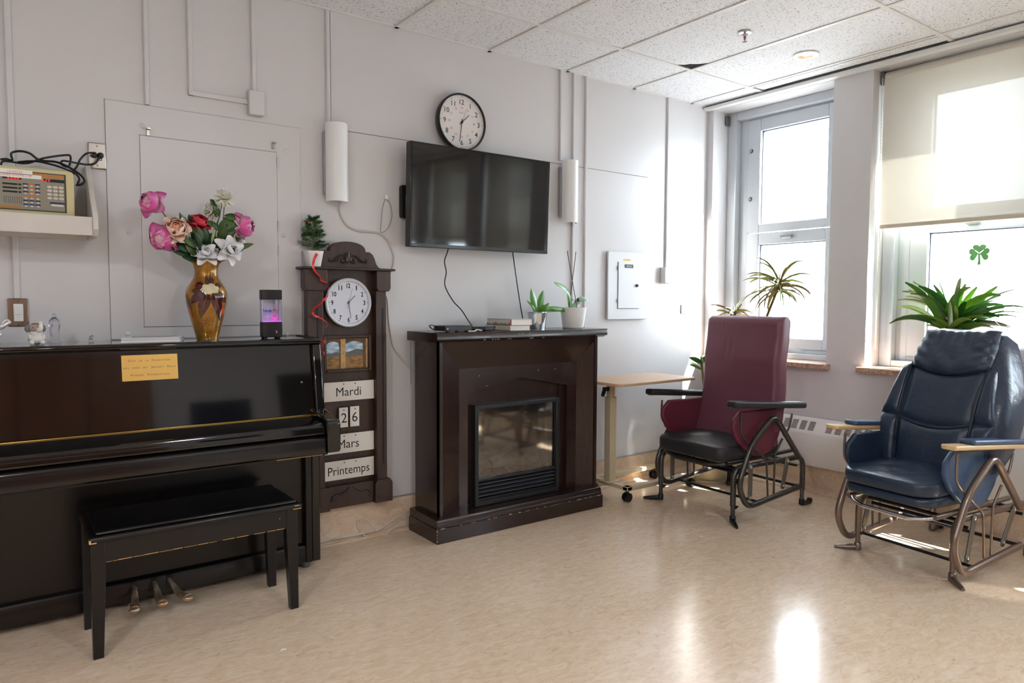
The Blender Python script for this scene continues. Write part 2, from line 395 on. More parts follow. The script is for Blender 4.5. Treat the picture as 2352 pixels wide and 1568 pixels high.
# ---- windows
def window(n, a, b):
    r = bpy.data.objects.new('window_%d' % n, None); COL.objects.link(r); r.location = (4.7, (a+b)/2, .876); r['kind'] = 'structure'
    def ring(x0, x1, ya, yb, z0, z1, ta, tb, tz0, tz1):
        g = G(); g.box(x0, x1, ya, ya-ta, z0, z1); g.box(x0, x1, yb+tb, yb, z0, z1)
        g.box(x0, x1, ya-ta, yb+tb, z0, z0+tz0); g.box(x0, x1, ya-ta, yb+tb, z1-tz1, z1); return g
    ring(4.645, 4.76, a, b, .872, 2.72, .077, .05, .04, .06).obj('frame', FRAMEW, r, bev=.004)
    ring(4.704, 4.77, a-.077, b+.05, .912, 2.66, .069, .04, .028, .01).obj('inner_frame', FRAMEW, r, bev=.003)
    for nm, z0, z1, g0, g1 in (('upper_sash', 1.803, 2.65, 1.865, 2.559), ('lower_sash', .94, 1.797, 1.018, 1.711)):
        s = ring(4.698, 4.75, a-.146, b+.09, z0, z1, .108, .072, g0-z0, z1-g1).obj(nm, FRAMEW, r, bev=.005)
        ring(4.725, 4.745, a-.253, b+.161, g0-.001, g1+.001, .007, .007, .005, .007).obj('gasket', mat('gasket', (70, 74, 96), .5), s)
        B(4.732, 4.738, b+.163, a-.255, g0, g1).obj('pane', PANE, s)
    m = (a-.146+b+.09)/2
    h = G(); h.box(4.672, 4.698, m-.035, m+.035, 1.742, 1.77); h.box(4.660, 4.672, m-.045, m+.045, 1.746, 1.766)
    h.obj('handle', mat('handle_grey', (150, 152, 158), .35), r, bev=.006)
    for z in (2.42, 2.06): G().lathe([(.012, 4.69), (.012, 4.70), (.02, 4.70)][:2]+[(.017, 4.698)], (0, a-.175, z), 14, 'x').obj('lock_knob', mat('handle_grey', (150, 152, 158), .35), r, smooth=40)
    B(4.415, 4.664, b-.03, a+.03 if n > 1 else a+.02, .836, .872).obj('window_sill', STONE, r, bev=.006)
    return r
for i, (a, b) in enumerate(WIN): window(i+1, a, b)
B(4.60, 4.644, -.054, -.075, 2.63, 2.70).obj('blind_bracket', GREYM, None, bev=.004, label='empty grey blind bracket high in the corner window reveal', cat='bracket')

# ---- roller blinds (window 2 onwards)
where = {2: 'half lowered cream roller blind on the window behind the navy chair', 3: 'half lowered cream roller blind on the third window from the corner',
         4: 'half lowered cream roller blind on the fourth window from the corner', 5: 'half lowered cream roller blind on the window farthest from the corner'}
for n in (2, 3, 4, 5):
    a, b = WIN[n-1]
    zb = 1.743 if n != 3 else 1.50
    t = thing('roller_blind', where[n], 'blind', (4.56, (a+b)/2, zb), 'roller blinds')
    G().grid(lambda u, v: (4.552, a-.028+(b-a+.056)*u, zb+.022+(2.675-zb-.022)*v), 4, 4).obj('fabric', BLIND, t)
    G().lathe([(.031, a-.03), (.031, b+.03)], (4.58, 0, 2.685), 20, 'y').obj('roller', mat('blind_cloth_roll', (214, 208, 196), .8), t, smooth=40)
    B(4.544, 4.560, b+.028, a-.028, zb, zb+.025).obj('bottom_bar', mat('blind_hem', (206, 196, 178), .7), t, bev=.004)
    B(4.55, 4.625, a-.004, a-.026, 2.64, 2.72).obj('bracket', GREYM, t, bev=.004)
    g = G(); g.tube([(4.57, a-.016, 2.68), (4.575, a-.018, .98)], .0022, 5); g.tube([(4.548, a-.016, 2.68), (4.565, a-.018, .98)], .0022, 5)
    for k in range(86):
        g.ball((4.57+.005*k/86, a-.017, 2.67-.0195*k), .0042, 5, 3); g.ball((4.548+.017*k/86, a-.017, 2.67-.0195*k), .0042, 5, 3)
    g.obj('bead_chain', mat('bead_chain', (214, 206, 190), .4), t)

# ---- baseboard heater
t = thing('baseboard_heater', 'long white convector heater with louvred sloping top under the windows', 'heater', (4.43, -3.3, .19))
HM = mat('heater_enamel', (226, 222, 218), .35)
G().prism([(4.4605, .19), (4.388, .19), (4.384, .20), (4.384, .40), (4.388, .412), (4.448, .502), (4.4605, .505)], 'y', -6.1, -.62).obj('cover', HM, t, bev=.003)
g = G(); d = Vector((.06, 0, .09)).normalized(); nn = Vector((-.09, 0, .06)).normalized()
for k in range(7):
    c = Vector((4.398, 0, .426))+d*(k*.0098)
    p = [c+nn*.0012+Vector((0, s, 0))+d*q for q in (0, .0058) for s in (-.021, .021)]
    g.add(p, [(0, 1, 3, 2)])
sl = None; y = -.70; k = 0
while y > -6:
    k += 1
    if k % 6:
        if sl is None: sl = g.xf(Matrix.Translation((0, y, 0))).obj('louvre_slots', mat('slot_dark', (70, 62, 56), .9), t); y00 = y
        else: copy_part(sl, t, (0, y-y00, 0))
    y -= .062

# ---- things on the walls: raceways, boxes, plates
def conduit(x, z0, z1, label, w=.02, extra=None):
    g = G().prism([(x-w/2, 0), (x-w/2, -.009), (x-w/2+.004, -.014), (x+w/2-.004, -.014), (x+w/2, -.009), (x+w/2, 0)], 'z', z0, z1)
    if extra: extra(g)
    return g.obj('conduit', WALL, None, label=label, cat='conduit', group='surface conduits', bev=.001)
conduit(.1, 1.282, ZC, 'white conduit dropping behind the paging console to the dimmer switch', .024)
conduit(.6, 2.142, ZC, 'white conduit ending at the top edge of the access panel')
conduit(.781, 2.214, ZC, 'white L shaped conduit turning sideways into the junction box', .02, lambda g: g.box(.771, 1.034, -.013, 0, 2.214, 2.236))
conduit(1.066, 2.281, ZC, 'white conduit dropping straight down onto the junction box')
conduit(1.44, 2.182, ZC, 'white double conduit above the left wall sconce', .022, lambda g: g.box(1.453, 1.462, -.011, 0, 2.182, ZC))
conduit(2.997, 2.182, ZC, 'white conduit above the right wall sconce')
conduit(3.107, .19, ZC, 'white full height conduit just right of the right wall sconce')
conduit(3.217, .19, ZC, 'white full height conduit nearest the electrical panel')
conduit(4.014, 1.529, ZC, 'white conduit ending in a small box by the corner')
B(1.035, 1.107, -.035, 0, 2.165, 2.28).obj('junction_box', WALL, None, bev=.005, label='white junction box where two conduits meet', cat='electrical box')
B(3.963, 4.055, -.045, 0, 1.413, 1.529).obj('wall_box', PLASW, None, bev=.006, label='small white box at the end of the corner conduit', cat='electrical box')
B(4.193, 4.290, -.008, 0, 1.19, 1.256).obj('blank_plate', WALL, None, bev=.003, label='small blank white plate low on the wall beside the window corner', cat='wall plate')

# access panel behind the vase
t = thing('access_panel', 'large painted access panel on the wall behind the flower vase', 'panel', (.86, 0, 1.13))
B(.435, 1.29, -.006, 0, 1.104, 2.139).obj('backboard', WALL, t, bev=.001)
B(.566, 1.170, -.010, -.006, 1.158, 2.004).obj('hatch', WALL, t, bev=.0015)
SH = mat('seam_shadow', (152, 146, 142), .9)
g = G(); g.box(.5645, .566, -.0068, -.006, 1.155, 2.006); g.box(.563, 1.173, -.0068, -.006, 2.004, 2.007); g.box(.563, 1.173, -.0068, -.006, 1.155, 1.158); g.box(1.170, 1.172, -.0068, -.006, 1.155, 2.0); g.box(.4335, .435, -.003, 0, 1.104, 2.141); g.box(.4325, 1.29, -.002, 0, 2.139, 2.141)
g.obj('seam', SH, t)
for x, z in ((.6, 2.018), (1.155, 2.03)):
    B(x-.006, x+.006, -.012, -.006, z-.012, z+.022).obj('clip', STEEL, t, bev=.001); B(x-.008, x+.008, -.03, -.012, z+.014, z+.02).obj('clip', STEEL, t)
B(.598, .64, -.03, -.010, 1.582, 1.6).obj('latch', STEEL, t, bev=.004)
for x, z in ((.515, 1.575), (.578, 2.047), (.5, 1.127), (1.22, 2.02), (1.2, 1.60), (1.21, 1.11)):
    G().lathe([(.011, -.006), (.011, -.009), (.006, -.012)], (x, 0, z), 12, 'y').obj('plug', WALL, t, smooth=40)
for z in (1.5, 1.62, 1.93):
    G().tube([(1.174, -.012, z), (1.174, -.012, z+.05)], .004, 6).obj('hinge', WALL, t)

# dimmer switch, outlet plate
t = thing('dimmer_switch', 'steel plate with white dimmer switch above the piano', 'switch', (.104, 0, 1.169))
B(.068, .138, -.009, 0, 1.168, 1.282).obj('plate', mat('bronze_plate', (150, 128, 112), .3, .9), t, bev=.003)
B(.087, .120, -.014, -.009, 1.188, 1.26).obj('dimmer', CERW, t, bev=.002)
B(.091, .116, -.017, -.014, 1.215, 1.25).obj('slider', CERW, t, bev=.001)
B(.102, .106, -.0175, -.016, 1.205, 1.207).obj('indicator', mat('amber', (230, 200, 40), .5), t)
for z in (1.176, 1.274): G().ball((.103, -.009, z), .004, 8, 4).obj('screw', STEEL, t)
t = thing('outlet_plate', 'steel outlet plate with two black plugs beside the shelf', 'outlet', (.4, 0, .559+1.28))
P0 = (.366, .434, 1.838, 1.948)
B(P0[0], P0[1], -.012, 0, P0[2], P0[3]).obj('plate', STEEL, t, bev=.004)
for x in (.388, .412): G().lathe([(.013, -.012), (.013, -.02), (.009, -.034)], (x, 0, 1.895), 12, 'y').obj('plug', BLK, t, smooth=40)
for z in (1.852, 1.934): G().ball((.4, -.012, z), .004, 8, 4).obj('screw', CHROME, t)
G().ball((.413, -.016, 1.878), .006, 8, 5).obj('knob', CHROME, t)

# electrical panel
t = thing('electrical_panel', 'white electrical panel with a locked door on the wall right of the fireplace', 'electrical panel', (3.61, 0, 1.15))
B(3.416, 3.812, -.024, -.010, 1.156, 1.622).obj('cover', mat('panel_enamel', (225, 227, 230), .3), t, bev=.002)
B(3.43, 3.80, -.010, 0, 1.17, 1.61).obj('box', GREYM, t)
B(3.509, 3.717, -.029, -.024, 1.232, 1.552).obj('door', mat('panel_enamel', (225, 227, 230), .3), t, bev=.002)
g = G(); g.box(3.505, 3.509, -.0265, -.024, 1.23, 1.553); g.box(3.505, 3.717, -.0265, -.024, 1.229, 1.232); g.obj('door_gap', mat('gap_grey', (120, 122, 130), .8), t)
for z in (1.27, 1.495): B(3.501, 3.508, -.032, -.024, z, z+.028).obj('hinge', GREYM, t)
B(3.56, 3.63, -.0255, -.024, 1.563, 1.574).obj('yellow_label', mat('yellow_label', (240, 208, 70), .6), t)
G().text('P-17-2E-46A', 3.595, 1.566, .006, -.0258).obj('lettering', mat('label_ink', (130, 100, 20), .7), t)
B(3.568, 3.65, -.031, -.029, 1.513, 1.537).obj('name_plate', mat('engraved_plate', (52, 54, 58), .5), t)
G().text('PPN 2E', 3.609, 1.519, .011, -.0313).obj('lettering', PAPER, t)
G().lathe([(.010, -.029), (.010, -.04), (.007, -.042)], (3.688, 0, 1.392), 12, 'y').obj('lock', BLK, t, smooth=40)

# wall sconces
def sconce(x, label):
    t = thing('wall_sconce', label, 'sconce', (x, 0, 1.785), 'half round wall sconces')
    B(x-.062, x+.052, -.03, 0, 1.825, 2.14).obj('back_plate', mat('sconce_metal', (168, 170, 172), .35, .6), t, bev=.003)
    ring = [(x+.058*cos(rad(a)), -.034-.062*sin(rad(a))) for a in range(0, 181, 12)]
    ring += [(x+.055*cos(rad(a)), -.034-.058*sin(rad(a))) for a in range(180, -1, -12)]
    G().prism(ring, 'z', 1.785, 2.18).obj('diffuser', mat('opal_acrylic', (236, 238, 238), .35, trans=0, sub=.2), t, smooth=40)
    G().lathe([(.02, 1.86), (.02, 2.1)], (x, -.05, 0), 12).obj('lamp_tube', PLASW, t, smooth=40)
sconce(1.468, 'half round white wall sconce left of the television')
sconce(3.045, 'half round white wall sconce right of the television')

# sprinkler, downlight, added fill domes
t = thing('sprinkler', 'chrome fire sprinkler with red bulb on the ceiling', 'sprinkler', (3.388, -1.097, ZC-.045))
G().lathe([(.034, ZC+.002), (.034, ZC-.004), (.022, ZC-.009), (.014, ZC-.009)], (3.388, -1.097, 0), 20).obj('escutcheon', CHROME, t, smooth=40)
g = G(); g.lathe([(.009, ZC-.005), (.009, ZC-.018)], (3.388, -1.097, 0), 10)
for s in (-1, 1): g.tube(fillet([(3.388+s*.006, -1.097, ZC-.016), (3.388+s*.013, -1.097, ZC-.024), (3.388, -1.097, ZC-.045)], .006), .0025, 6)
g.lathe([(.004, ZC-.043), (.013, ZC-.047), (.013, ZC-.049)], (3.388, -1.097, 0), 12)
g.obj('frame', CHROME, t, smooth=40)
G().lathe([(.003, ZC-.018), (.004, ZC-.03), (.002, ZC-.042)], (3.388, -1.097, 0), 8).obj('bulb', mat('sprinkler_red', (200, 24, 40), .2), t, smooth=60)
LAMPS = [(3.984, -1.097, 'warm recessed downlight that is switched on above the corner window')]
for x, y, lb in LAMPS:
    t = thing('downlight', lb, 'ceiling light', (x, y, ZC-.004))
    G().lathe([(.052, ZC+.004), (.052, ZC-.003), (.072, ZC-.003), (.072, ZC+.004)], (x, y, 0), 28, cap=False).obj('trim_ring', TRIMW, t, smooth=40)
    G().lathe([(.052, ZC-.002), (.036, ZC+.0045)], (x, y, 0), 24, cap=False).obj('reflector', mat('copper_reflector', (236, 186, 146), .35, .2), t, smooth=40)
    G().ball((x, y, ZC+.0045), (.030, .030, .003), 18, 8).obj('bulb', mat('bulb_glow', (255, 220, 190), .5, emit=((255, 196, 140), 1.1)), t, smooth=60)
for x, y, lb in ((1.5, -4.4, 'added opal fill dome in the middle of the room behind the camera'), (-1.1, -3.0, 'added opal fill dome on the west side of the room'), (-1.1, -5.2, 'added opal fill dome over the kitchenette')):  # lamps added out of view to raise the fill light in the room
    t = thing('fill_dome', lb, 'ceiling light', (x, y, ZC-.075), 'added fill domes')
    G().lathe([(.17, ZC-.002), (.17, ZC-.018), (.155, ZC-.02)], (x, y, 0), 28).obj('base', TRIMW, t, smooth=40)
    G().lathe([(.155, ZC-.02), (.14, ZC-.045), (.10, ZC-.063), (.04, ZC-.073), (.001, ZC-.075)], (x, y, 0), 28).obj('diffuser', mat('fill_dome_opal', (240, 245, 250), .4, emit=((243, 245, 248), 62)), t, smooth=60)
# ================================================================ piano
PX0, PX1 = -.24, 1.26
t = thing('upright_piano', 'glossy black upright piano with brass hinge strip against the wall', 'piano', (.51, -.18, 0))
for x0, x1 in ((PX1-.04, PX1), (PX0, PX0+.04)):
    G().prism([(-.02, .03), (-.30, .03), (-.30, .66), (-.372, .70), (-.372, .765), (-.325, 1.075), (-.02, 1.075)], 'x', x0, x1).obj('side', PIANO, t, bev=.006)
    G().prism([(-.30, .60), (-.545, .60), (-.556, .612), (-.556, .735), (-.545, .746), (-.372, .775), (-.30, .775)], 'x', (x0 if x0 < 0 else x0-.022), x1+(.022 if x0 < 0 else 0)).obj('arm', PIANO, t, bev=.007, seg=3)
B(PX1-.07, PX1-.04, -.298, -.03, .03, .60).obj('lower_stile', PIANOS, t, bev=.003); B(PX0+.04, PX0+.07, -.298, -.03, .03, .60).obj('lower_stile', PIANOS, t, bev=.003)
G().prism([(-.008, 1.075), (-.322, 1.075), (-.332, 1.082), (-.332, 1.094), (-.324, 1.101), (-.008, 1.101)], 'x', PX0, PX1).obj('lid', PIANO, t, bev=.003)
G().prism([(-.03, 1.101), (-.31, 1.101), (-.30, 1.106), (-.03, 1.106)], 'x', PX1-.012, PX1-.001).obj('lid_edge', BLK, t)
G().prism([(-.27, 1.072), (-.30, 1.072), (-.348, .752), (-.30, .752)], 'x', PX0+.042, PX1-.042).obj('upper_panel', PIANO, t)
B(PX0+.042, PX1-.042, -.362, -.352, .746, .7515).obj('brass_hinge', BRASS, t, bev=.002)
G().prism([(-.30, .748), (-.352, .748), (-.50, .735), (-.522, .726), (-.527, .712), (-.527, .682), (-.30, .682)], 'x', PX0+.062, PX1-.062).obj('fallboard', PIANO, t, bev=.004)
G().prism([(-.25, .676), (-.520, .676), (-.534, .668), (-.538, .655), (-.538, .605), (-.53, .598), (-.25, .598)], 'x', PX0+.062, PX1-.062).obj('keyslip', mat('piano_keyslip', (18, 15, 15), .2, coat=.2), t, bev=.004)
B(PX0+.04, PX1-.04, -.50, -.05, .585, .598).obj('keybed', BLK, t)
B(PX1-.27, PX1-.065, -.5015, -.50, .5855, .5885).obj('keybed_edge', WORN, t)
B(PX0+.07, PX1-.07, -.262, -.24, .115, .588).obj('lower_panel', PIANOS, t, bev=.002)
G().prism([(-.05, .03), (-.29, .03), (-.29, .10), (-.283, .112), (-.266, .118), (-.05, .118)], 'x', PX0+.068, PX1-.068).obj('plinth', PIANOS, t, bev=.002)
B(PX0+.05, PX1-.05, -.06, -.02, .1, 1.07).obj('back', BLKM, t)
for x in (PX1-.06, PX0+.06): G().lathe([(.018, 0), (.022, .012), (.022, .03)], (x, -.26, 0), 12).obj('foot', GREYM, t, smooth=40)
for k, (x, dx) in enumerate(((.457, -.014), (.533, .006), (.592, .034))):
    pts = smoothp([(x, -.288, .088), (x, -.318, .088), (x+dx*.3, -.345, .07), (x+dx*.8, -.385, .047), (x+dx*1.3, -.425, .043)], 4)
    n = len(pts); p = G().tube(pts, [.0085+.0125*max(0, (i/(n-1)-.35)/.65)**.8 for i in range(n)], 10)
    p.v = [Vector((v.x, v.y, .045+(v.z-.045)*.75) if v.y < -.35 else v) for v in p.v]
    p.ball(tuple(pts[-1]), (.0235, .021, .0125), 10, 6).obj('pedal', OLDBR, t, smooth=60)
    B(x-.012, x+.012, -.292, -.286, .055, .108).obj('pedal_slot', BLKM, t)
# plaque lies on the leaning upper panel
tilt = math.atan2(.048, .32)
def on_panel(g, x0=.535, z0=1.0):
    y0 = -.30-.048*(1.072-z0)/.32
    return g.xf(Matrix.Translation((0, y0, z0)) @ Matrix.Rotation(-tilt, 4, 'X') @ Matrix.Translation((0, 0, -z0)))
pq = on_panel(B(.431, .640, -.0022, -.0004, .948, 1.053)).obj('plaque', mat('plaque_brass', (212, 170, 92), .38, .55), t, label='engraved brass plaque')
def smallcaps(g, line, xc, z, h, y, kk=.62, space=.0078, width=None):
    words = []; x = 0; items = []
    for ch in line:
        if ch == ' ': x += space; continue
        big = ch.isupper() or ch == "'"; hh = h if big else h*.74
        q = G().text(ch.upper(), 0, 0, hh, y, 'l'); wd = max(v.x for v in q.v) if q.v else .002
        zz = h*.35 if ch == "'" else 0
        items.append((q, x, zz)); x += wd*.86+.0021
    k = (width/x) if width else 1
    for q, xx, zz in items: g.add([(xc-x*k/2+(xx+v.x*.86)*k, v.y, z+zz+v.z) for v in q.v], q.f)
g = G()
smallcaps(g, 'Don de la Fondation', .535, 1.026, .0088, -.0027, width=.158)
smallcaps(g, 'des amis du Jeffery Hale', .535, .9975, .0088, -.0027, width=.198)
smallcaps(g, "Friends' Foundation", .535, .967, .0088, -.0027, width=.146)
on_panel(g).obj('lettering', mat('plaque_ink', (84, 66, 40), .6), pq)
g = G(); g.ball((1.165, -.331, .9), .006, 8, 5); g.obj('lock', STEEL, t)

# bench
t = thing('piano_bench', 'black wooden piano bench with worn edges in front of the piano', 'bench', (.64, -.54, 0))
B(.263, 1.022, -.714, -.362, .424, .444).obj('seat_rim', BENCH, t, bev=.008, seg=3)
B(.283, 1.002, -.700, -.376, .444, .458).obj('seat', mat('bench_top', (15, 14, 15), .22), t, bev=.009, seg=3)
B(.30, .985, -.692, -.674, .345, .424).obj('apron', BENCH, t); B(.30, .985, -.40, -.384, .345, .424).obj('apron', BENCH, t)
B(.282, .30, -.69, -.385, .345, .424).obj('apron', BENCH, t); B(.985, 1.002, -.69, -.385, .345, .424).obj('apron', BENCH, t)
def leg(x, y, sx, sy):
    a, b = .046, .033
    G().loft([[(x+sx*(q if sx*1 else 0), y+sy*r, z) for q, r in ((0, 0), (w_, 0), (w_, w_), (0, w_))] for z, w_ in ((0, b), (.30, a), (.424, a))]).obj('leg', BENCH, t, bev=.002)
leg(.267, -.696, 1, 1); leg(1.009, -.696, -1, 1); leg(.267, -.378, 1, -1); leg(1.009, -.378, -1, -1)
rnd = random.Random(4); g = G(); x = .315
while x < .95:
    l = rnd.uniform(.008, .05); g.box(x, min(x+l, .965), -.6928, -.688, .3442, .3442+rnd.uniform(.001, .0026)); x += l+rnd.uniform(.0, .006)*(1+3*(x > .6))
g.box(.264, .285, -.7148, -.70, .4238, .427); g.box(.262, .268, -.7145, -.70, .424, .436); g.box(.985, 1.018, -.7145, -.71, .4238, .4262); g.box(.99, 1.01, -.7146, -.71, .437, .4395); g.box(.5, .52, -.6925, -.69, .4215, .4235); g.box(.62, .628, -.6925, -.69, .4205, .423)
g.obj('worn_edge', WORN, t, label='bare wood showing at worn edges', kind='stuff')
G().ball((.935, -.692, .39), .003, 6, 4).obj('screw', CHROME, t)

# ================================================================ electric fireplace
t = thing('electric_fireplace', 'dark brown electric fireplace with wide mantel and glass firebox', 'fireplace', (2.46, -.21, 0))
FX0, FX1, FY = 1.864, 3.056, -.372
B(FX0, FX1, FY, -.058, 0, .080).obj('plinth', ESPR, t, bev=.004)
G().prism([(-.058, .080), (FY+.006, .080), (FY+.006, .096), (FY+.012, .10), (FY+.012, .112), (FY+.018, .124), (-.058, .124)], 'x', FX0+.006, FX1-.006).obj('plinth_moulding', ESPR, t, bev=.002)
BX0, BX1, BY = 1.906, 3.038, -.327
g = G(); g.box(BX0, BX0+.02, BY+.002, -.06, .124, 1.062); g.box(BX1-.02, BX1, BY+.002, -.06, .124, 1.062); g.box(BX0+.02, BX1-.02, -.08, -.06, .124, 1.062)
g.obj('carcass', ESPRV, t)
IX0, IX1, IZ, IY = 2.068, 2.922, .908, -.262
# mitred sloping surround
for nm, q in (('surround_left', [(BX0, BY, .124), (IX0, IY, .124), (IX0, IY, IZ), (BX0, BY, 1.062)]), ('surround_right', [(IX1, IY, .124), (BX1, BY, .124), (BX1, BY, 1.062), (IX1, IY, IZ)]), ('surround_top', [(BX0, BY, 1.062), (IX0, IY, IZ), (IX1, IY, IZ), (BX1, BY, 1.062)])):
    q = [Vector(p) for p in q]; bk = [Vector((p.x, p.y+.03, p.z)) for p in q]
    if nm == 'surround_top':
        for p in bk[1:3]: p.z += .0
    G().add(q+bk, [(0, 1, 2, 3), (7, 6, 5, 4), (0, 4, 5, 1), (1, 5, 6, 2), (2, 6, 7, 3), (3, 7, 4, 0)]).obj('surround_panel', ESPRV if 'top' not in nm else ESPR, t)
# arched fascia
g = G()
pts = [(2.124, .124), (2.124, .768), (2.485, .838), (2.847, .768), (2.847, .124)]
for a, b in (((IX0, .124), (2.124, .768)),): pass
g.prism([(IX0, .124), (IX0, IZ), (2.124, IZ), (2.124, .124)], 'y', IY, IY+.03); g.prism([(2.847, .124), (2.847, IZ), (IX1, IZ), (IX1, .124)], 'y', IY, IY+.03)
g.prism([(2.124, .768), (2.124, IZ), (2.847, IZ), (2.847, .768), (2.485, .838)], 'y', IY, IY+.03)
g.obj('arched_fascia', ESPRV, t)
g = G(); g.box(2.10, 2.178, -.234, -.20, .124, .85); g.box(2.768, 2.87, -.234, -.20, .124, .85); g.box(2.178, 2.768, -.234, -.20, .69, .85); g.obj('inner_fascia', ESPRV, t)
B(2.80, 2.808, -.244, -.234, .124, .79).obj('fascia_rib', ESPRV, t)
G().prism([(-.05, 1.062), (-.345, 1.062), (-.365, 1.072), (-.378, 1.076), (-.378, 1.108), (-.375, 1.113), (-.05, 1.113)], 'x', 1.862, 3.074).obj('mantel_shelf', ESPR, t, bev=.002)
# firebox insert
FB = mat('firebox_black', (26, 28, 31), .45)
f = G().frame(2.166, 2.778, .126, .699, .024, -.276, -.19).obj('insert_frame', FB, t, bev=.003)
B(2.19, 2.754, -.262, -.19, .150, .166).obj('sill_bar', FB, f); B(2.19, 2.754, -.268, -.19, .262, .276).obj('cross_bar', FB, f, bev=.002)
for k in range(4): G().prism([(-.262, .176+k*.0225), (-.225, .186+k*.0225), (-.225, .190+k*.0225), (-.262, .180+k*.0225)], 'x', 2.19, 2.754).obj('louvre', mat('louvre_grey', (92, 96, 104), .35, .6), f)
B(2.19, 2.754, -.20, -.195, .15, .27).obj('grille_back', BLKM, f)
B(2.19, 2.754, -.255, -.252, .276, .676).obj('glass', FIREGL, f)
g = G(); g.box(2.19, 2.754, -.10, -.09, .276, .676); g.box(2.185, 2.19, -.25, -.09, .276, .676); g.box(2.754, 2.759, -.25, -.09, .276, .676); g.box(2.19, 2.754, -.25, -.09, .676, .681); g.box(2.19, 2.754, -.25, -.09, .262, .276)
g.obj('firebox', mat('firebox_inside', (128, 114, 100), .7, var=(6, .4)), f)
LOG = mat('charred_log', (132, 114, 98), .9, var=(14, .6), bump=(30, .8)); 
for a, b, r in (((2.25, -.17, .33), (2.66, -.19, .325), .026), ((2.32, -.20, .345), (2.5, -.15, .42), .022), ((2.45, -.15, .36), (2.70, -.2, .40), .022), ((2.3, -.14, .40), (2.62, -.16, .37), .02)):
    A, Bv = Vector(a), Vector(b); G().tube([A.lerp(Bv, q/6)+Vector((0, 0, .004*sin(q*2.2))) for q in range(7)], [r, r*1.08, r, r*.93, r, r*1.05, r*.9], 9).obj('log', LOG, f, smooth=50)
g = G()
for k in range(60):
    g.ball((rnd.uniform(2.2, 2.74), rnd.uniform(-.24, -.11), rnd.uniform(.28, .30)), rnd.uniform(.008, .018), 6, 4)
g.obj('embers', mat('ember_bed', (110, 100, 90), .9, var=(20, .5)), f, kind='stuff')
g = G()
rnd = random.Random(11)
for k in range(26):
    x = rnd.uniform(FX0+.01, FX1-.02); l = rnd.choice((.003, .004, .006, .014)); g.box(x, x+l, FY-.0006, FY+.004, .0785, .0785+rnd.uniform(.001, .0025))
for k in range(12):
    z = rnd.uniform(.01, .075); g.box(FX0-.0004, FX0+.002, FY-.0006, FY+.002, z, z+rnd.uniform(.002, .007))
for k in range(14):
    x = rnd.choice((2.2, 2.35, 2.52))+rnd.uniform(-.05, .06); g.box(x, x+rnd.choice((.004, .008, .012)), -.3662, -.36, 1.0685, 1.0705)
for x in (2.39, 2.41, 2.46, 2.47): g.box(x, x+.004, -.3788, -.37, 1.097, 1.099)
g.box(3.066, 3.0745, -.3786, -.37, 1.085, 1.108)
for x, z in ((2.2, .86), (2.25, .80), (2.62, .87), (2.75, .87)): g.box(x, x+.004, IY-.0004, IY+.002, z, z+.004)
g.obj('chipped_edge', PALECHIP, t, label='pale chips along worn edges', kind='stuff')
# little pull chain behind the left mantel end
g = G()
for k in range(40): g.ball((1.885, -.05, 1.05-.006*k), .0026, 5, 3)
g.obj('pull_chain', GREYM, t)

# ================================================================ television
tv = thing('television', 'flat black wall television above the fireplace', 'television', (2.328, -.10, 1.853)); tv.rotation_euler = (rad(2.0), 0, 0)
TW, TH = .481, .281
G().box(-TW, TW, -.022, .03, -TH, TH).obj('bezel', mat('tv_bezel', (16, 16, 18), .18), tv, local=True, bev=.003)
G().box(-TW+.012, TW-.012, -.0232, -.0215, -TH+.02, TH-.012).obj('screen', mat('tv_screen', (10, 11, 13), .05, spec=.75), tv, local=True)
G().box(-.36, .36, .03, .06, -.2, .2).obj('rear_housing', BLK, tv, local=True, bev=.01)
g = G().text('PHILIPS', 0, 0, .007, 0, 'l'); g.xf(Matrix.Translation((-TW+.014, -.0226, -TH+.0075))).obj('lettering', mat('logo_grey', (190, 190, 190), .4), tv, local=True)
t = thing('tv_wall_mount', 'black bracket sticking out behind the left side of the television', 'bracket', (1.9, -.01, 1.72))
G().prism([(1.842+q[0], 1.822+q[1]) for q in rrect(.09, .178, .012, 3, .045, 0)], 'y', -.03, -.004).obj('wall_plate', BLKM, t, bev=.002)
B(1.868, 1.93, -.0325, -.03, 1.79, 1.855).obj('opening', mat('mount_opening', (150, 138, 120), .6), t)
for z in (1.765, 1.877): B(1.875, 1.93, -.034, -.03, z-.004, z+.004).obj('slot', GREYM, t)
B(1.90, 2.75, -.042, -.03, 1.80, 1.845).obj('arm', BLKM, t)

def cable(name, pts, r, m, label, cat='cable', n=6, sm=6, **k):
    return G().tube(smoothp(pts, sm), r, n).obj(name, m, None, smooth=60, label=label, cat=cat, **k)
def wpts(L, y): return [at(px, py, y if len(q) == 0 else q[0]) for px, py, *q in L]
cable('television_cable', wpts([(1032, 560, -.07), (1028, 578, -.07), (1021, 600, -.06), (1025, 625, -.06), (1022, 655, -.06), (1040, 690, -.07), (1060, 712, -.09), (1075, 735, -.11), (1086, 751, -.13)], -.06), .0035, WIREB, 'wavy black cable hanging from the television to the streaming box')
cable('television_cable', wpts([(1176, 570, -.07), (1178, 582, -.06), (1186, 640, -.05), (1196, 705, -.045), (1203, 745, -.04), (1208, 790, -.035)], -.05), .0035, WIREB, 'straight black cable hanging from the television behind the books')
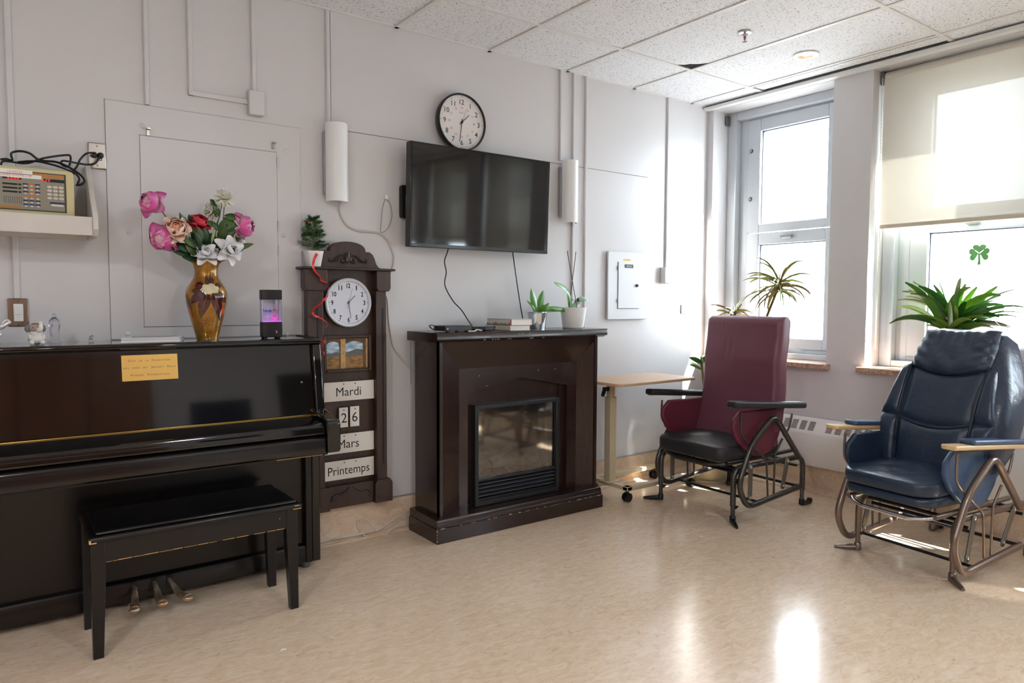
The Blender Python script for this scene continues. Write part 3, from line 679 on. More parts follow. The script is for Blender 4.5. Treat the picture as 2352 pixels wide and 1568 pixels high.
# ================================================================ wall clock
def clock_face(t, c, R, y, red=False, brand=True):
    x, z = c
    g = G(); h = .0285 if red else .0235
    for k in range(1, 13):
        a = pi/2-k*pi/6; q = .735 if red else .75
        g.text(str(k), x+R*q*cos(a), z+R*q*sin(a)-h*.5, h, y, 'c', bold=(.008 if red else .03), width=(None if red else (.0118 if k < 10 and k != 1 else (.0062 if k == 1 else .0205))))
    for k in range(60):
        a = k*pi/30; r0, r1, wd = (R*.885, R*.93, .0016) if k % 5 == 0 else (R*.90, R*.925, .0007)
        d = Vector((cos(a), 0, sin(a))); n = Vector((-sin(a), 0, cos(a))); c0 = Vector((x, y, z))
        g.add([c0+d*r0-n*wd, c0+d*r0+n*wd, c0+d*r1+n*wd, c0+d*r1-n*wd], [(0, 1, 2, 3)])
    g.obj('numerals', mat('dial_grey', (58, 58, 60), .6) if red else INK, t)
    if red:
        g = G()
        for k in range(13, 25):
            a = pi/2-(k-12)*pi/6; g.text(str(k), x+R*.53*cos(a), z+R*.53*sin(a)-.006, .0125, y, 'c')
        g.obj('red_numerals', mat('dial_red', (214, 96, 96), .6), t)
    return t
def hand(t, c, ang, l, tail, wd, y, m, name='hand'):
    d = Vector((sin(ang), 0, cos(ang))); n = Vector((cos(ang), 0, -sin(ang))); c0 = Vector((c[0], y, c[1]))
    p = [c0-d*tail-n*wd, c0-d*tail+n*wd, c0+d*l+n*wd*.7, c0+d*l-n*wd*.7]; q = [v+Vector((0, .001, 0)) for v in p]
    G().add(p+q, [(0, 1, 2, 3), (7, 6, 5, 4), (0, 4, 5, 1), (1, 5, 6, 2), (2, 6, 7, 3), (3, 7, 4, 0)]).obj(name, m, t)
c = (2.2255, 2.302)
t = thing('wall_clock', 'round black rimmed wall clock with red 24 hour numerals above the television', 'clock', (c[0], 0, 2.14))
G().lathe([(.150, 0), (.158, -.012), (.163, -.045), (.160, -.052), (.153, -.053), (.151, -.042)], (c[0], 0, c[1]), 56, 'y', cap=False).obj('rim', mat('clock_rim', (16, 15, 18), .3), t, smooth=40)
G().lathe([(.152, -.03), (.152, -.0405), (.001, -.0405)], (c[0], 0, c[1]), 56, 'y').obj('dial', mat('clock_dial', (226, 222, 220), .5), t, smooth=30)
clock_face(t, c, .156, -.0411, True)
G().text('Bulova', c[0], 2.352, .0085, -.0411).obj('maker_mark', mat('dial_print', (130, 128, 128), .7), t)
hand(t, c, rad(47), .068, .018, .0024, -.043, INK, 'hour_hand'); hand(t, c, rad(188), .112, .018, .002, -.0442, INK, 'minute_hand'); hand(t, c, rad(21), .088, .035, .0006, -.0455, mat('second_hand_red', (200, 60, 60), .5), 'second_hand')
G().lathe([(.007, -.0405), (.007, -.047), (.004, -.048)], (c[0], 0, c[1]), 12, 'y').obj('hub', INK, t, smooth=40)

# ================================================================ calendar clock board
t = thing('calendar_board', 'tall dark walnut calendar board shaped like a grandfather clock, hung beside the piano', 'calendar board', (1.51, -.03, .19))
Y0 = -.035
B(1.30, 1.712, Y0, -.002, .20, 1.44).obj('backboard', WALN, t)
for x0, x1 in ((1.290, 1.372), (1.6625, 1.722)):
    p = G(); p.box(x0, x1, -.082, Y0, .29, 1.33)
    pi_ = p.obj('pilaster', WALN, t, bev=.003)
    xc = (x0+x1)/2+.008; B(xc-.004, xc+.004, -.0826, -.0815, .40, 1.24).obj('flute', mat('walnut_groove', (24, 14, 12), .7), pi_, bev=.002)
for x0, x1 in ((1.272, 1.390), (1.662, 1.744)):
    G().prism([(x0, 1.345), (x0+.010, 1.328), (x1-.010, 1.328), (x1, 1.345), (x1, 1.436), (x0, 1.436)], 'y', -.094, Y0).obj('capital', WALN, t, bev=.003)
for x0, x1 in ((1.272, 1.394), (1.648, 1.75)):
    G().prism([(x0, .193), (x1, .193), (x1, .296), (x1-.014, .318), (x0+.014, .318), (x0, .296)], 'y', -.092, Y0).obj('foot_block', WALN, t, bev=.003)
B(1.258, 1.768, -.104, -.002, 1.436, 1.448).obj('cornice', WALN, t, bev=.004, seg=3)
B(1.392, 1.648, -.07, Y0, .196, .312).obj('apron', WALN, t, bev=.003)
cr = [(1.335, 1.448)]
for a in range(0, 91, 15): pass
cr = [(1.325, 1.448), (1.345, 1.455), (1.358, 1.475), (1.366, 1.50), (1.378, 1.522), (1.396, 1.534), (1.418, 1.534)]
cr += [(1.517-.099*cos(rad(a))*1.0, 1.534+.050*sin(rad(a))**.8) for a in range(15, 166, 10)]
cr += [(1.616, 1.534), (1.638, 1.534), (1.656, 1.522), (1.668, 1.50), (1.676, 1.475), (1.689, 1.455), (1.709, 1.448)]
G().prism(cr, 'y', -.060, -.010).obj('crest', WALN, t, bev=.003)
g = G(); sx = 1.517
for s in (-1, 1):
    g.tube(smoothp([(sx+s*.103, -.066, 1.484), (sx+s*.097, -.067, 1.479), (sx+s*.075, -.067, 1.488), (sx+s*.05, -.067, 1.507), (sx+s*.025, -.067, 1.510), (sx+s*.012, -.067, 1.498), (sx+s*.012, -.067, 1.483), (sx+s*.026, -.067, 1.474), (sx+s*.037, -.067, 1.483), (sx+s*.033, -.067, 1.492), (sx+s*.026, -.067, 1.488)], 5), .0046, 6)
    g.ball((sx+s*.102, -.063, 1.486), .008, 8, 5)
    for k in range(3): g.tube([(sx+s*(.046+.008*k), -.063, 1.503-.004*k), (sx+s*(.058+.011*k), -.063, 1.478-.001*k)], [.004, .002], 5)
    g.tube(smoothp([(sx+s*.004, -.064, 1.474), (sx+s*.006, -.066, 1.50), (sx+s*.016, -.064, 1.522)], 4), .0032, 5)
g.tube([(sx, -.063, 1.472), (sx, -.066, 1.51), (sx, -.063, 1.534)], [.003, .0065, .002], 6)
g.obj('carving', WALND, t, smooth=50)
g = G()
for s in (-1, 1):
    g.tube(smoothp([(1.519+s*.012, -.071, .30), (1.519+s*.022, -.073, .287), (1.519+s*.05, -.073, .272), (1.519+s*.062, -.073, .262)], 5), .003, 5)
    g.tube(smoothp([(1.519+s*.056, -.073, .262), (1.519+s*.08, -.073, .272), (1.519+s*.105, -.073, .258), (1.519+s*.108, -.073, .240), (1.519+s*.098, -.073, .238)], 5), .0032, 5)
g.obj('carving', WALND, t, smooth=50)
HOOKS = [(1.489, .862), (1.553, .862), (1.489, .724), (1.552, .724), (1.489, .587), (1.553, .587), (1.489, .448), (1.553, .448)]
for x, z in HOOKS: G().tube(smoothp([(x, Y0, z), (x, Y0-.012, z+.002), (x, Y0-.016, z-.008), (x, Y0-.012, z-.014)], 3), .0018, 5).obj('hook', GREYM, t)
# the round clock hung on it
c = (1.515, 1.268)
t2 = thing('round_clock', 'white round clock with black numerals hung on the calendar board', 'clock', (c[0], Y0, 1.143))
G().lathe([(.116, Y0), (.124, Y0-.012), (.127, Y0-.034), (.122, Y0-.04), (.113, Y0-.036), (.113, Y0-.028)], (c[0], 0, c[1]), 52, 'y', cap=False).obj('rim', mat('clock_white_rim', (214, 216, 224), .3), t2, smooth=40)
G().lathe([(.114, Y0-.018), (.114, Y0-.029), (.001, Y0-.029)], (c[0], 0, c[1]), 52, 'y').obj('dial', mat('clock_dial_blue', (214, 218, 230), .5), t2, smooth=30)
clock_face(t2, c, .118, Y0-.0296)
DG = mat('hand_grey', (80, 84, 92), .5)
hand(t2, c, rad(45), .052, .008, .0018, Y0-.031, DG, 'hour_hand'); hand(t2, c, rad(172), .084, .008, .0016, Y0-.0325, DG, 'minute_hand'); hand(t2, c, rad(16), .075, .03, .0005, Y0-.034, DG, 'second_hand')
G().lathe([(.005, Y0-.029), (.005, Y0-.036)], (c[0], 0, c[1]), 10, 'y').obj('hub', DG, t2, smooth=40)
# picture
t2 = thing('framed_picture', 'small framed landscape photo of arches with hills, on the calendar board', 'picture', (1.515, Y0, .905))
G().frame(1.381, 1.648, .905, 1.098, .016, Y0-.022, Y0).obj('frame', WALN, t2, bev=.004)
G().frame(1.396, 1.633, .920, 1.083, .004, Y0-.012, Y0).obj('inner_frame', mat('walnut_light', (92, 62, 46), .4), t2)
yp = Y0-.006
def flat(poly, k): return G().prism(poly, 'y', yp-k*.0006, Y0-.0005)
flat([(1.40, 1.0), (1.63, 1.0), (1.63, 1.08), (1.40, 1.08)], 0).obj('photo_sky', mat('photo_sky', (104, 160, 200), .5, var=(22, .1), col2=(226, 234, 238), vscale=(1, 1, 3)), t2)
flat([(1.40, .955), (1.63, .955), (1.63, 1.012), (1.60, 1.02), (1.565, 1.025), (1.53, 1.012), (1.48, 1.006), (1.455, 1.012), (1.43, 1.004), (1.40, 1.006)], 1).obj('photo_mountain', mat('photo_mountain', (112, 112, 116), .6, var=(40, .3)), t2)
flat([(1.40, .924), (1.63, .924), (1.63, .984), (1.56, .992), (1.50, .986), (1.40, .99)], 2).obj('photo_plain', mat('photo_plain', (186, 134, 78), .6, var=(26, .5), col2=(96, 86, 52), vscale=(1, 1, 3)), t2)
SAND = mat('photo_stone', (206, 168, 112), .7, var=(50, .3)); SANDD = mat('photo_stone_shade', (112, 94, 70), .7, var=(40, .4))
flat([(1.478, .924), (1.505, .924), (1.505, 1.08), (1.478, 1.08)], 4).obj('photo_pillar', SAND, t2)
flat([(1.62, .924), (1.63, .924), (1.63, 1.08), (1.62, 1.08)], 5).obj('photo_pillar', SAND, t2)
flat([(1.604, .924), (1.62, .924), (1.62, 1.08), (1.604, 1.08)], 4).obj('photo_arch', SANDD, t2)
for xa, xb in ((1.40, 1.478), (1.505, 1.604)):
    arc = [(xa+(xb-xa)*k/10, 1.052+.014*sin(pi*k/10)) for k in range(11)]
    flat([(xb, 1.08), (xa, 1.08)]+arc, 3).obj('photo_arch', SANDD, t2)
flat([(1.47, .924), (1.478, .924), (1.478, 1.06), (1.468, 1.06), (1.468, 1.05), (1.472, 1.03)], 3).obj('photo_arch', SANDD, t2)
# calendar cards
def card(x0, x1, z0, z1, s, h, label, holes, width=None, nm='calendar_card', xo=0):
    q = thing(nm, label, 'card', ((x0+x1)/2, Y0-.01, z0), 'calendar cards')
    B(x0, x1, Y0-.018, Y0-.010, z0, z1).obj('card', CARDW, q, bev=.0008)
    G().text(s, (x0+x1)/2+xo, z0+(z1-z0)*.5-h*.52, h, Y0-.0184, 'c', width=width).obj('lettering', INK, q)
    for hx, hz in holes: G().lathe([(.0035, Y0-.0182), (.0001, Y0-.0183)], (hx, 0, hz), 10, 'y').obj('hole', INK, q)
def hh(z): return [(1.489, z), (1.553, z)]
card(1.372, 1.661, .755, .855, 'Mardi', .047, 'white calendar card reading Mardi, topmost on the board', hh(.843), .138)
card(1.4625, 1.512, .615, .719, '2', .052, 'narrow white date card showing a two, left one of the pair', [(1.489, .706)], None, xo=.002)
card(1.524, 1.575, .615, .721, '6', .052, 'narrow white date card showing a six, right one of the pair', [(1.552, .708)], None)
card(1.370, 1.659, .479, .580, 'Mars', .047, 'white calendar card reading Mars, partly behind the piano arm', hh(.568), .118, xo=-.002)
card(1.371, 1.658, .341, .441, 'Printemps', .047, 'white calendar card reading Printemps, lowest on the board', hh(.429), .232)
# ================================================================ glider chairs
def patch(corner, bulge, nu=14, nv=14, sag=(0, 0), pw=.45):
    """pillowed four sided panel; corner = BL, BR, TR, TL as 3D points, bulge along n"""
    bl, br, tr, tl = [Vector(p) for p in corner]; nrm = (br-bl).cross(tl-bl).normalized()
    def fn(u, v):
        p = bl.lerp(br, u).lerp(tl.lerp(tr, u), v)
        s = sin(pi*u); p = p+Vector((0, 0, -1))*s*((1-v)*sag[0]+v*sag[1])
        e = (max(0, 1-(2*u-1)**4)*max(0, 1-(2*v-1)**4))**pw
        return p+nrm*(bulge*e-.004)
    return fn
def glider(kind, loc, rz, bs, ls, shift, dz):
    red = kind == 'red'; M = DGREYM if red else TAUPE
    t = thing('glider_chair', 'high backed burgundy vinyl glider chair with black seat and armrests' if red else 'navy blue padded leather glider chair with light wooden armrests', 'chair', loc, 'glider chairs', rz)
    zt = .318 if red else .285
    def P(g, nm, m, **k): return g.obj(nm, m, t, local=True, **k)
    # --- stationary base
    for s in (-1, 1):
        y = s*bs
        P(G().tube(fillet([(.31, y, .10), (.31, y, zt), (-.355, y, zt-.004), (-.355, y, .10)], [0, .075, .075, 0], 8), .0165, 12), 'base_tube', M, smooth=50)
        for x, sg in ((.31, 1), (-.355, -1)):
            lg = P(G().tube([(x, y, .025), (x, y, .135 if red else .11)], .0125, 10), 'leg', M, smooth=50)
            g = G()
            if sg > 0: g.tube(smoothp([(x-.004, y, .019), (x+.02, y+s*.022, .015), (x+.055, y+s*.07, .009), (x+.068, y+s*.086, .007)], 4), [.018, .017, .016, .015, .015, .014, .013, .012, .011, .010, .009, .0085, .008][:13], 9)
            else: g.tube([(x+.005, y, .019), (x-.04, y+s*.004, .013), (x-.07, y+s*.006, .012)], [.018, .013, .011], 9)
            g.lathe([(.0175, .006), (.0175, .04), (.014, .044)], (x, y, 0), 12)
            g.obj('foot', BLK if red else M, lg, local=True, smooth=50)
            if sg < 0: G().lathe([(.014, y-.012), (.018, y-.010), (.018, y+.010), (.014, y+.012)], (x-.082, 0, .0185), 14, 'y').obj('roller', BLKM, lg, local=True, smooth=50)
            if sg > 0: G().lathe([(.006, -.03), (.006, -.016), (.012, -.012), (.012, 0)], (x-.014, y, .09), 10, 'x').obj('adjuster_knob', BLK, lg, local=True, smooth=40)
        # links and bolts
        for a, b in (((.185, zt), (.185+shift*.5, .138+dz)), ((-.165, zt-.006), (-.125+shift*.5, .162+dz))):
            d = Vector((b[0]-a[0], 0, b[1]-a[1])).normalized()*.02; n = Vector((d.z, 0, -d.x))*.95
            yy = y+s*.021; A = Vector((a[0], yy, a[1])); Bq = Vector((b[0], yy, b[1]))
            pl = [A-d-n*.7, A-d+n*.7, A+n, Bq+n*.9, Bq+d+n*.6, Bq+d-n*.6, Bq-n*.9, A-n]
            lk = P(G().prism([(p.x, p.z) for p in pl], 'y', yy-.003, yy+.003), 'swing_link', mat('link_metal', (130, 126, 122), .35, .8), bev=.001)
            for q in (a, b): G().lathe([(.010, yy-.008), (.010, yy+.007), (.006, yy+.010)], (q[0], 0, q[1]), 10, 'y').obj('bolt', CHROME, lk, local=True, smooth=40)
    for x, z in ((.245, zt-.012), (.20, zt-.05), (-.20, zt-.01), (-.29, zt-.055)):
        P(G().tube([(x, -bs, z), (x, bs, z)], .0085, 8), 'cross_bar', BLKM, smooth=50)
    # --- gliding frame
    h = shift
    def L(x, z): return (x+h, z+dz)
    for s in (-1, 1):
        y = s*ls
        pts = [(-.252, .330), (0.0, .612), (.21, .45), (.318, .225), (.235, .088), (-.275, .142)]
        pth = fillet([(L(*p)[0], y, L(*p)[1]) for p in pts], [0, .075, .3, .13, .10, 0], 8)
        P(G().tube(pth, .0168, 12), 'loop_tube', M, smooth=50)
        for pp in ([(.282, .645), (.284, .535), (.245, .482), (.20, .455)], [(.175, .44), (.13, .40), (.062, .352), (.045, .30), (.028, .125)], [(-.19, .60), (-.165, .52), (-.115, .47)], [(-.10, .455), (-.055, .395), (-.032, .34), (-.03, .125)]):
            P(G().tube(smoothp([(L(*p)[0], y-s*.012, L(*p)[1]) for p in pp], 5), .0062, 8), 'support_rod', M, smooth=50)
        P(G().tube(fillet([(L(.33, .345)[0], s*(ls-.075), .345+dz), (L(-.30, .345)[0], s*(ls-.075), .352+dz)], .02), .012, 10), 'seat_rail', M, smooth=50)
        # upholstered side panel
        pl = [(.262, .648), (.318, .60), (.325, .55), (.285, .475), (.20, .405), (.115, .368), (.04, .362), (-.03, .385), (-.09, .45), (-.135, .54), (-.145, .61), (-.13, .642)]
        yy = y-s*.048
        P(G().prism([L(*p) for p in pl], 'y', yy-.014, yy+.014), 'side_panel', BURGP if red else (NAVYLIT if s > 0 else NAVY), bev=.010, seg=3, smooth=60)
        # armrest
        sl = math.atan2(.055, .67)
        def arm(g): return g.xf(Matrix.Translation((L(.06, 0)[0], y, .66+dz)) @ Matrix.Rotation(-sl, 4, 'Y'))
        if red:
            ap = P(arm(B(-.335, .335, -.035, .035, -.002, .036)), 'armrest', BLKV, bev=.013, seg=3)
            arm(G().box(.27, .31, -.03, -.012, -.007, -.003)).obj('green_tag', mat('tag_green', (30, 160, 70), .5), ap, local=True)
        else:
            w = [(.325, .020), (.318, .034), (.24, .036), (.17, .032), (-.36, .030), (-.37, .02)]
            poly = [(x, q) for x, q in w]+[(x, -q) for x, q in reversed(w)]
            P(arm(G().prism(poly, 'z', -.012, .010)), 'armrest', MAPLE, bev=.008, seg=3)
            P(arm(B(-.28, .175, -.034, .034, .010, .034)), 'arm_pad', NAVYLIT, bev=.011, seg=3)
    fr = G().tube(fillet([(L(-.28, 0)[0], -(ls-.075), .350+dz), (L(.33, 0)[0], -(ls-.075), .340+dz), (L(.365, 0)[0], -.12, .322+dz), (L(.365, 0)[0], .12, .322+dz), (L(.33, 0)[0], ls-.075, .340+dz), (L(-.28, 0)[0], ls-.075, .350+dz)], .08), .0105, 10)
    P(fr, 'seat_frame', M if red else CHROME, smooth=50)
    P(G().tube([(L(-.24, 0)[0], -ls, .15+dz), (L(-.24, 0)[0], ls, .15+dz)], .009, 8), 'cross_bar', BLKM, smooth=50)
    P(G().tube([(L(.12, 0)[0], -ls, .102+dz), (L(.12, 0)[0], ls, .102+dz)], .008, 8), 'cross_bar', BLKM, smooth=50)
    # --- cushions
    hw = ls-.062
    def cushion(x0, x1, hw, z0, z1, bow, r, puff, front_drop=0, nx=26, ny=26):
        ring = []; g = G(); rings = []
        cx, lx = (x0+x1)/2, (x1-x0)/2
        prof = [(0, .80), (.04, .93), (.14, 1.0), (.5, 1.01), (.86, 1.0), (.96, .95), (1.0, .84)]
        for v, k in prof:
            pts = rrect(2*lx*(1-(1-k)*.35), 2*hw*(1-(1-k)*.35), r, 7, cx, 0); out = []
            for (a, b) in pts:
                fx = (a-cx)/lx; a2 = a+(bow*(1-(b/hw)**2) if fx > .5 else 0)
                zz = z0+(z1-z0)*v-front_drop*max(0, fx)**2-(.012*max(0, fx)**3 if v > .5 else 0)
                out.append((a2, b, zz))
            rings.append(out)
        n = len(rings[0]); top = rings[-1]
        for q in (.8, .55, .3, .08):
            rings.append([(cx+(p[0]-cx)*q, p[1]*q, p[2]+puff*(1-q*q)) for p in top])
        return g.loft(rings)
    if red:
        P(cushion(L(-.16, 0)[0], L(.375, 0)[0], hw, .352, .448, .035, .05, .008), 'seat', BLKV, smooth=70)
        rings = []; n1 = 18
        zz = [.405+(1.19-.405)*k/30 for k in range(31)]
        def back_x(z): return .016-.128*((z-.42)/.76)-.03*sin(pi*min(1, max(0, (z-.42)/.5)))+(.012 if z > 1.05 else 0)*(z-1.05)/.14
        for k, z in enumerate(zz):
            e = 1.0; th_ = .12
            if z > 1.155: q = (z-1.155)/.035; e = sqrt(max(.02, 1-q*q*.75)); th_ *= e
            wd = .575*(1-.03*(1-e))*(1+.02*sin(pi*(z-.4)/.45) if z < .85 else 1)
            ring = []
            for (yy, xx) in rrect(wd, th_, min(.036, th_*.45), 6):
                # extra points along the long sides are added below
                ring.append((yy, xx))
            dens = []
            for i in range(len(ring)):
                a, b = ring[i], ring[(i+1) % len(ring)]
                d = sqrt((a[0]-b[0])**2+(a[1]-b[1])**2)
                if abs(a[0]-b[0]) > .1:
                    for j in range(40): dens.append((a[0]+(b[0]-a[0])*j/40, a[1]+(b[1]-a[1])*j/40))
                else: dens.append(a)
            out = []
            for yy, xx in dens:
                dent = 0
                if xx > 0:
                    puff = .012*(1-(yy/(wd/2))**2)
                    for cy, amp, sw in ((-.095, .010, .011), (-.052, .012, .012), (-.074, -.006, .009), (-.030, -.006, .010)):
                        dent -= amp*math.exp(-((yy-cy)/sw)**2-((z-.975)/.045)**2)
                    if z > 1.08: dent += .0025*sin(yy*170)*math.exp(-((yy+.13)/.09)**2)*math.exp(-((z-1.14)/.03)**2)
                    dent += puff
                out.append((L(back_x(z)-.056+xx+dent, 0)[0], yy, z+dz))
            rings.append(out)
        P(G().loft(rings), 'backrest', BURG, smooth=75)
        P(B(-.02, .0, -.012, .012, .14, .33), 'strap', BLKM)
    else:
        P(cushion(L(-.16, 0)[0], L(.37, 0)[0], hw-.005, .35, .405, .05, .06, .0), 'seat_base', NAVY, smooth=75)
        P(cushion(L(-.16, 0)[0], L(.385, 0)[0], hw, .40, .475, .05, .07, .022), 'seat', NAVY, smooth=75)
        # back: shell + stitched panels
        def bx(z): return .045-.10*((z-.42)/.55)-.17*max(0, (z-.78)/.4)**1.3
        prof = [(.42, .20), (.50, .235), (.58, .262), (.66, .283), (.74, .290), (.82, .282), (.90, .262), (.98, .236), (1.05, .208), (1.11, .175), (1.15, .135), (1.17, .085)]
        rings = []
        for z, hwid in prof:
            th_ = (.19+.05*sin(pi*(z-.42)/.75)) if z < 1.1 else .21*sqrt(max(.1, 1-((z-1.1)/.085)**2))
            rings.append([(L(bx(z)-th_*.545+xx, 0)[0], yy, z+dz) for yy, xx in rrect(hwid*2.1, th_*1.08, min(.08, th_*.48), 7, .008)])
        P(G().loft(rings), 'back_shell', NAVY, smooth=75)
        def fp(y, z, off=.0): return (L(bx(z)+off, 0)[0], y, z+dz)
        def panel(nm, bl, br, tr, tl, bulge, sag, pw=.45):
            P(G().grid(patch([fp(*bl), fp(*br), fp(*tr), fp(*tl)], bulge, sag=sag, pw=pw), 16, 16), nm, NAVY, smooth=180)
        # seen from the sitter's front: local +y is the sitter's left
        panel('lower_cushion', (-.165, .435), (.165, .435), (.178, .735), (-.178, .735), .040, (0, .035))
        panel('upper_cushion', (-.178, .732), (.178, .732), (.185, 1.005), (-.185, 1.005), .036, (.035, .045))
        for s in (-1, 1):
            q = [(s*.165, .44), (s*.245, .50), (s*.278, .74), (s*.182, .735)]; q2 = [(s*.182, .735), (s*.278, .74), (s*.225, .985), (s*.187, 1.005)]
            for k, qq in enumerate((q, q2)):
                if s < 0: qq = [qq[1], qq[0], qq[3], qq[2]]
                panel('side_bolster', *qq, .034, (0, 0), .5)
        # puffy head cushion wrapped over the top with gathers
        def head(u, v):
            a = (u*2-1); yy = a*(.19-.045*max(0, v-.45)); zz = .985+.05*a*a*(1-v)*0+(.185)*min(1, v/.8)
            base = Vector(fp(yy, zz)); over = max(0, v-.8)/.2
            e = (max(0, 1-a**6)*max(0, 1-(2*min(v, 1)-1)**6))**.5
            w_ = .011*sin(v*34+5*a)*max(0, abs(a)-.5)/.5*e+.007*sin(a*26+1)*max(0, v-.5)*e+.003*sin(a*9+v*14)*e
            zz2 = base.z-(.045*(1-a*a))*(1-v)+.012*e
            return Vector((base.x+.060*e*(1-over*.9)-.11*over+w_, yy, zz2+w_*.6))
        P(G().grid(head, 40, 22), 'head_cushion', NAVY, smooth=180)
        # piping along the seams
        def seam(pp): P(G().tube(smoothp([fp(y, z, .012) for y, z in pp], 5), .0035, 6), 'piping', mat('piping_navy', (22, 32, 46), .4), smooth=60)
        seam([(-.186, 1.005), (-.1, .97), (0, .957), (.1, .97), (.186, 1.005)])
        seam([(-.18, .735), (-.1, .708), (0, .698), (.1, .708), (.18, .735)])
        for s in (-1, 1): seam([(s*.188, 1.005), (s*.183, .87), (s*.18, .735), (s*.172, .58), (s*.165, .44)])
    return t
glider('red', (3.765, -.775, 0), rad(177.5), .285, .325, 0, 0)
glider('blue', (3.87, -1.98, 0), rad(173), .238, .290, .10, -.035)

# ================================================================ overbed table
t = thing('overbed_table', 'overbed table with wooden top on a beige wheeled frame beside the fireplace', 'table', (3.4, -.2, 0))
G().prism(rrect(.73, .40, .03, 4, 3.415, -.30), 'z', .762, .780).obj('table_top', TABLEW, t, bev=.004)
B(3.236, 3.292, -.245, -.190, .10, .66).obj('column', BEIGEM, t, bev=.004); B(3.244, 3.284, -.237, -.198, .64, .762).obj('inner_column', BEIGEM, t, bev=.003)
B(3.20, 3.60, -.26, -.175, .745, .762).obj('top_bracket', BEIGEM, t)
B(3.242, 3.286, -.40, -.05, .075, .10).obj('base_bar', BEIGEM, t, bev=.003); B(3.21, 3.32, -.26, -.17, .10, .106).obj('base_plate', BEIGEM, t, bev=.002)
for y in (-.40, -.075): B(3.242, 3.90, y, y+.045, .072, .10).obj('base_bar', BEIGEM, t, bev=.004)
B(3.20, 3.236, -.232, -.206, .70, .725).obj('lever_mount', BLK, t); G().tube([(3.215, -.22, .715), (3.185, -.235, .70), (3.165, -.245, .675)], [.008, .014, .012], 8).obj('height_lever', BLK, t, smooth=50)
for x, y in ((3.266, -.375), (3.885, -.375), (3.266, -.06), (3.86, -.06)):
    c = G().tube([(x, y, .055), (x, y, .075)], .012, 8).obj('caster', BLKM, t, smooth=40)
    for s in (-1, 1): G().lathe([(.012, y+s*.006), (.029, y+s*.006), (.029, y+s*.020), (.02, y+s*.024), (.005, y+s*.022)], (x, 0, .029), 18, 'y').obj('wheel', BLK, c, smooth=40)

# ================================================================ shelf and paging console
t = thing('wall_shelf', 'white painted wooden shelf with raised lip holding the paging console', 'shelf', (.1, 0, 1.53))
SH1 = mat('shelf_paint', (214, 208, 202), .5, var=(8, .05))
G().prism([(0, 1.845), (-.03, 1.845), (-.232, 1.625), (-.245, 1.60), (-.245, 1.56), (-.222, 1.532), (0, 1.532)], 'x', .352, .372).obj('side', SH1, t, bev=.003)
B(-.30, .352, -.236, -.216, 1.535, 1.609).obj('lip', SH1, t, bev=.002); B(-.30, .352, -.216, 0, 1.578, 1.592).obj('board', SH1, t)
B(-.30, .352, -.03, 0, 1.532, 1.578).obj('rear_batten', SH1, t)
G().prism([(0, 1.845), (-.03, 1.845), (-.232, 1.625), (-.245, 1.60), (-.245, 1.56), (-.222, 1.532), (0, 1.532)], 'x', -.32, -.30).obj('side', SH1, t, bev=.003)
CZ, CY = 1.592, -.196
t = thing('paging_console', 'beige paging console with keypad and red digits on the wall shelf', 'console', (.1, -.13, CZ))
G().prism(rrect(.44, .196, .016, 4, .076, CZ+.098), 'y', CY, -.09).obj('case', mat('console_beige', (206, 196, 148), .45), t, bev=.006)
B(-.12, .268, CY-.002, CY+.004, CZ+.030, CZ+.180).obj('face_border', mat('console_border', (62, 60, 48), .5), t)
fc = B(-.118, .262, CY-.004, CY, CZ+.034, CZ+.176).obj('face', mat('console_face', (142, 136, 120), .5), t)
ORG = mat('console_orange', (186, 118, 44), .5); NB = mat('key_blue', (24, 42, 92), .5); KEY = mat('key_white', (212, 206, 196), .4); yk = CY-.0045
B(-.10, .262, yk, CY, CZ+.163, CZ+.174).obj('stripe', ORG, fc); B(-.118, .12, yk, CY, CZ+.036, CZ+.043).obj('stripe', ORG, fc)
B(.062, .122, yk, CY, CZ+.146, CZ+.158).obj('display', INK, fc); B(.192, .262, yk, CY, CZ+.146, CZ+.158).obj('display', INK, fc)
LED = mat('led_red', (255, 40, 20), .4, emit=((255, 30, 14), 1.1))
G().text('5335', .096, CZ+.1475, .008, yk-.0004, 'c', width=.038).obj('lettering', LED, fc); G().text('LIT', .204, CZ+.1475, .009, yk-.0004, 'c', width=.027).obj('lettering', LED, fc)
for k in range(3):
    B(.062, .109, yk, CY, CZ+.124-.0145*k, CZ+.131-.0145*k).obj('slot', INK, fc); B(.1115, .121, yk, CY, CZ+.124-.0145*k, CZ+.131-.0145*k).obj('slot', INK, fc)
for r in range(6):
    for c in range(3):
        x, z = .134+.0195*c, CZ+.128-.0148*r-(.004 if r > 2 else 0)
        orange = (c == 1 and r < 3) or r == 3
        B(x-.0085, x+.0085, yk, CY, z, z+.006).obj('key_cap', ORG if orange else NB, fc)
        G().ball((x, yk, z-.003), (.006, .003, .0035), 8, 4).obj('key', KEY, fc, smooth=60)
for r in range(4):
    for c in range(3):
        x, z = .212+.0195*c, CZ+.127-.0145*r
        k = G().lathe([(.0088, CY), (.0088, yk-.001), (.0075, yk-.0025)], (x, 0, z), 12, 'y'); k.v = [Vector((v.x, v.y, z+(v.z-z)*.62)) for v in k.v]; kk = k.obj('keypad_key', KEY, fc, smooth=40)
        G().text('123456789*0#'[r*3+c], x, z-.0025, .005, yk-.003, 'c').obj('lettering', mat('key_ink', (90, 88, 96), .6), kk)
B(.212, .262, yk, CY, CZ+.062, CZ+.069).obj('bar_label', NB, fc); B(.216, .258, yk-.002, CY, CZ+.052, CZ+.061).obj('bar_key', KEY, fc, bev=.002)
g = G()
for i in range(9):
    for j in range(5): g.lathe([(.0016, yk), (.0001, yk-.0001)], (.066+.0067*i, 0, CZ+.078-.0053*j), 6, 'y')
g.obj('speaker_holes', INK, fc)
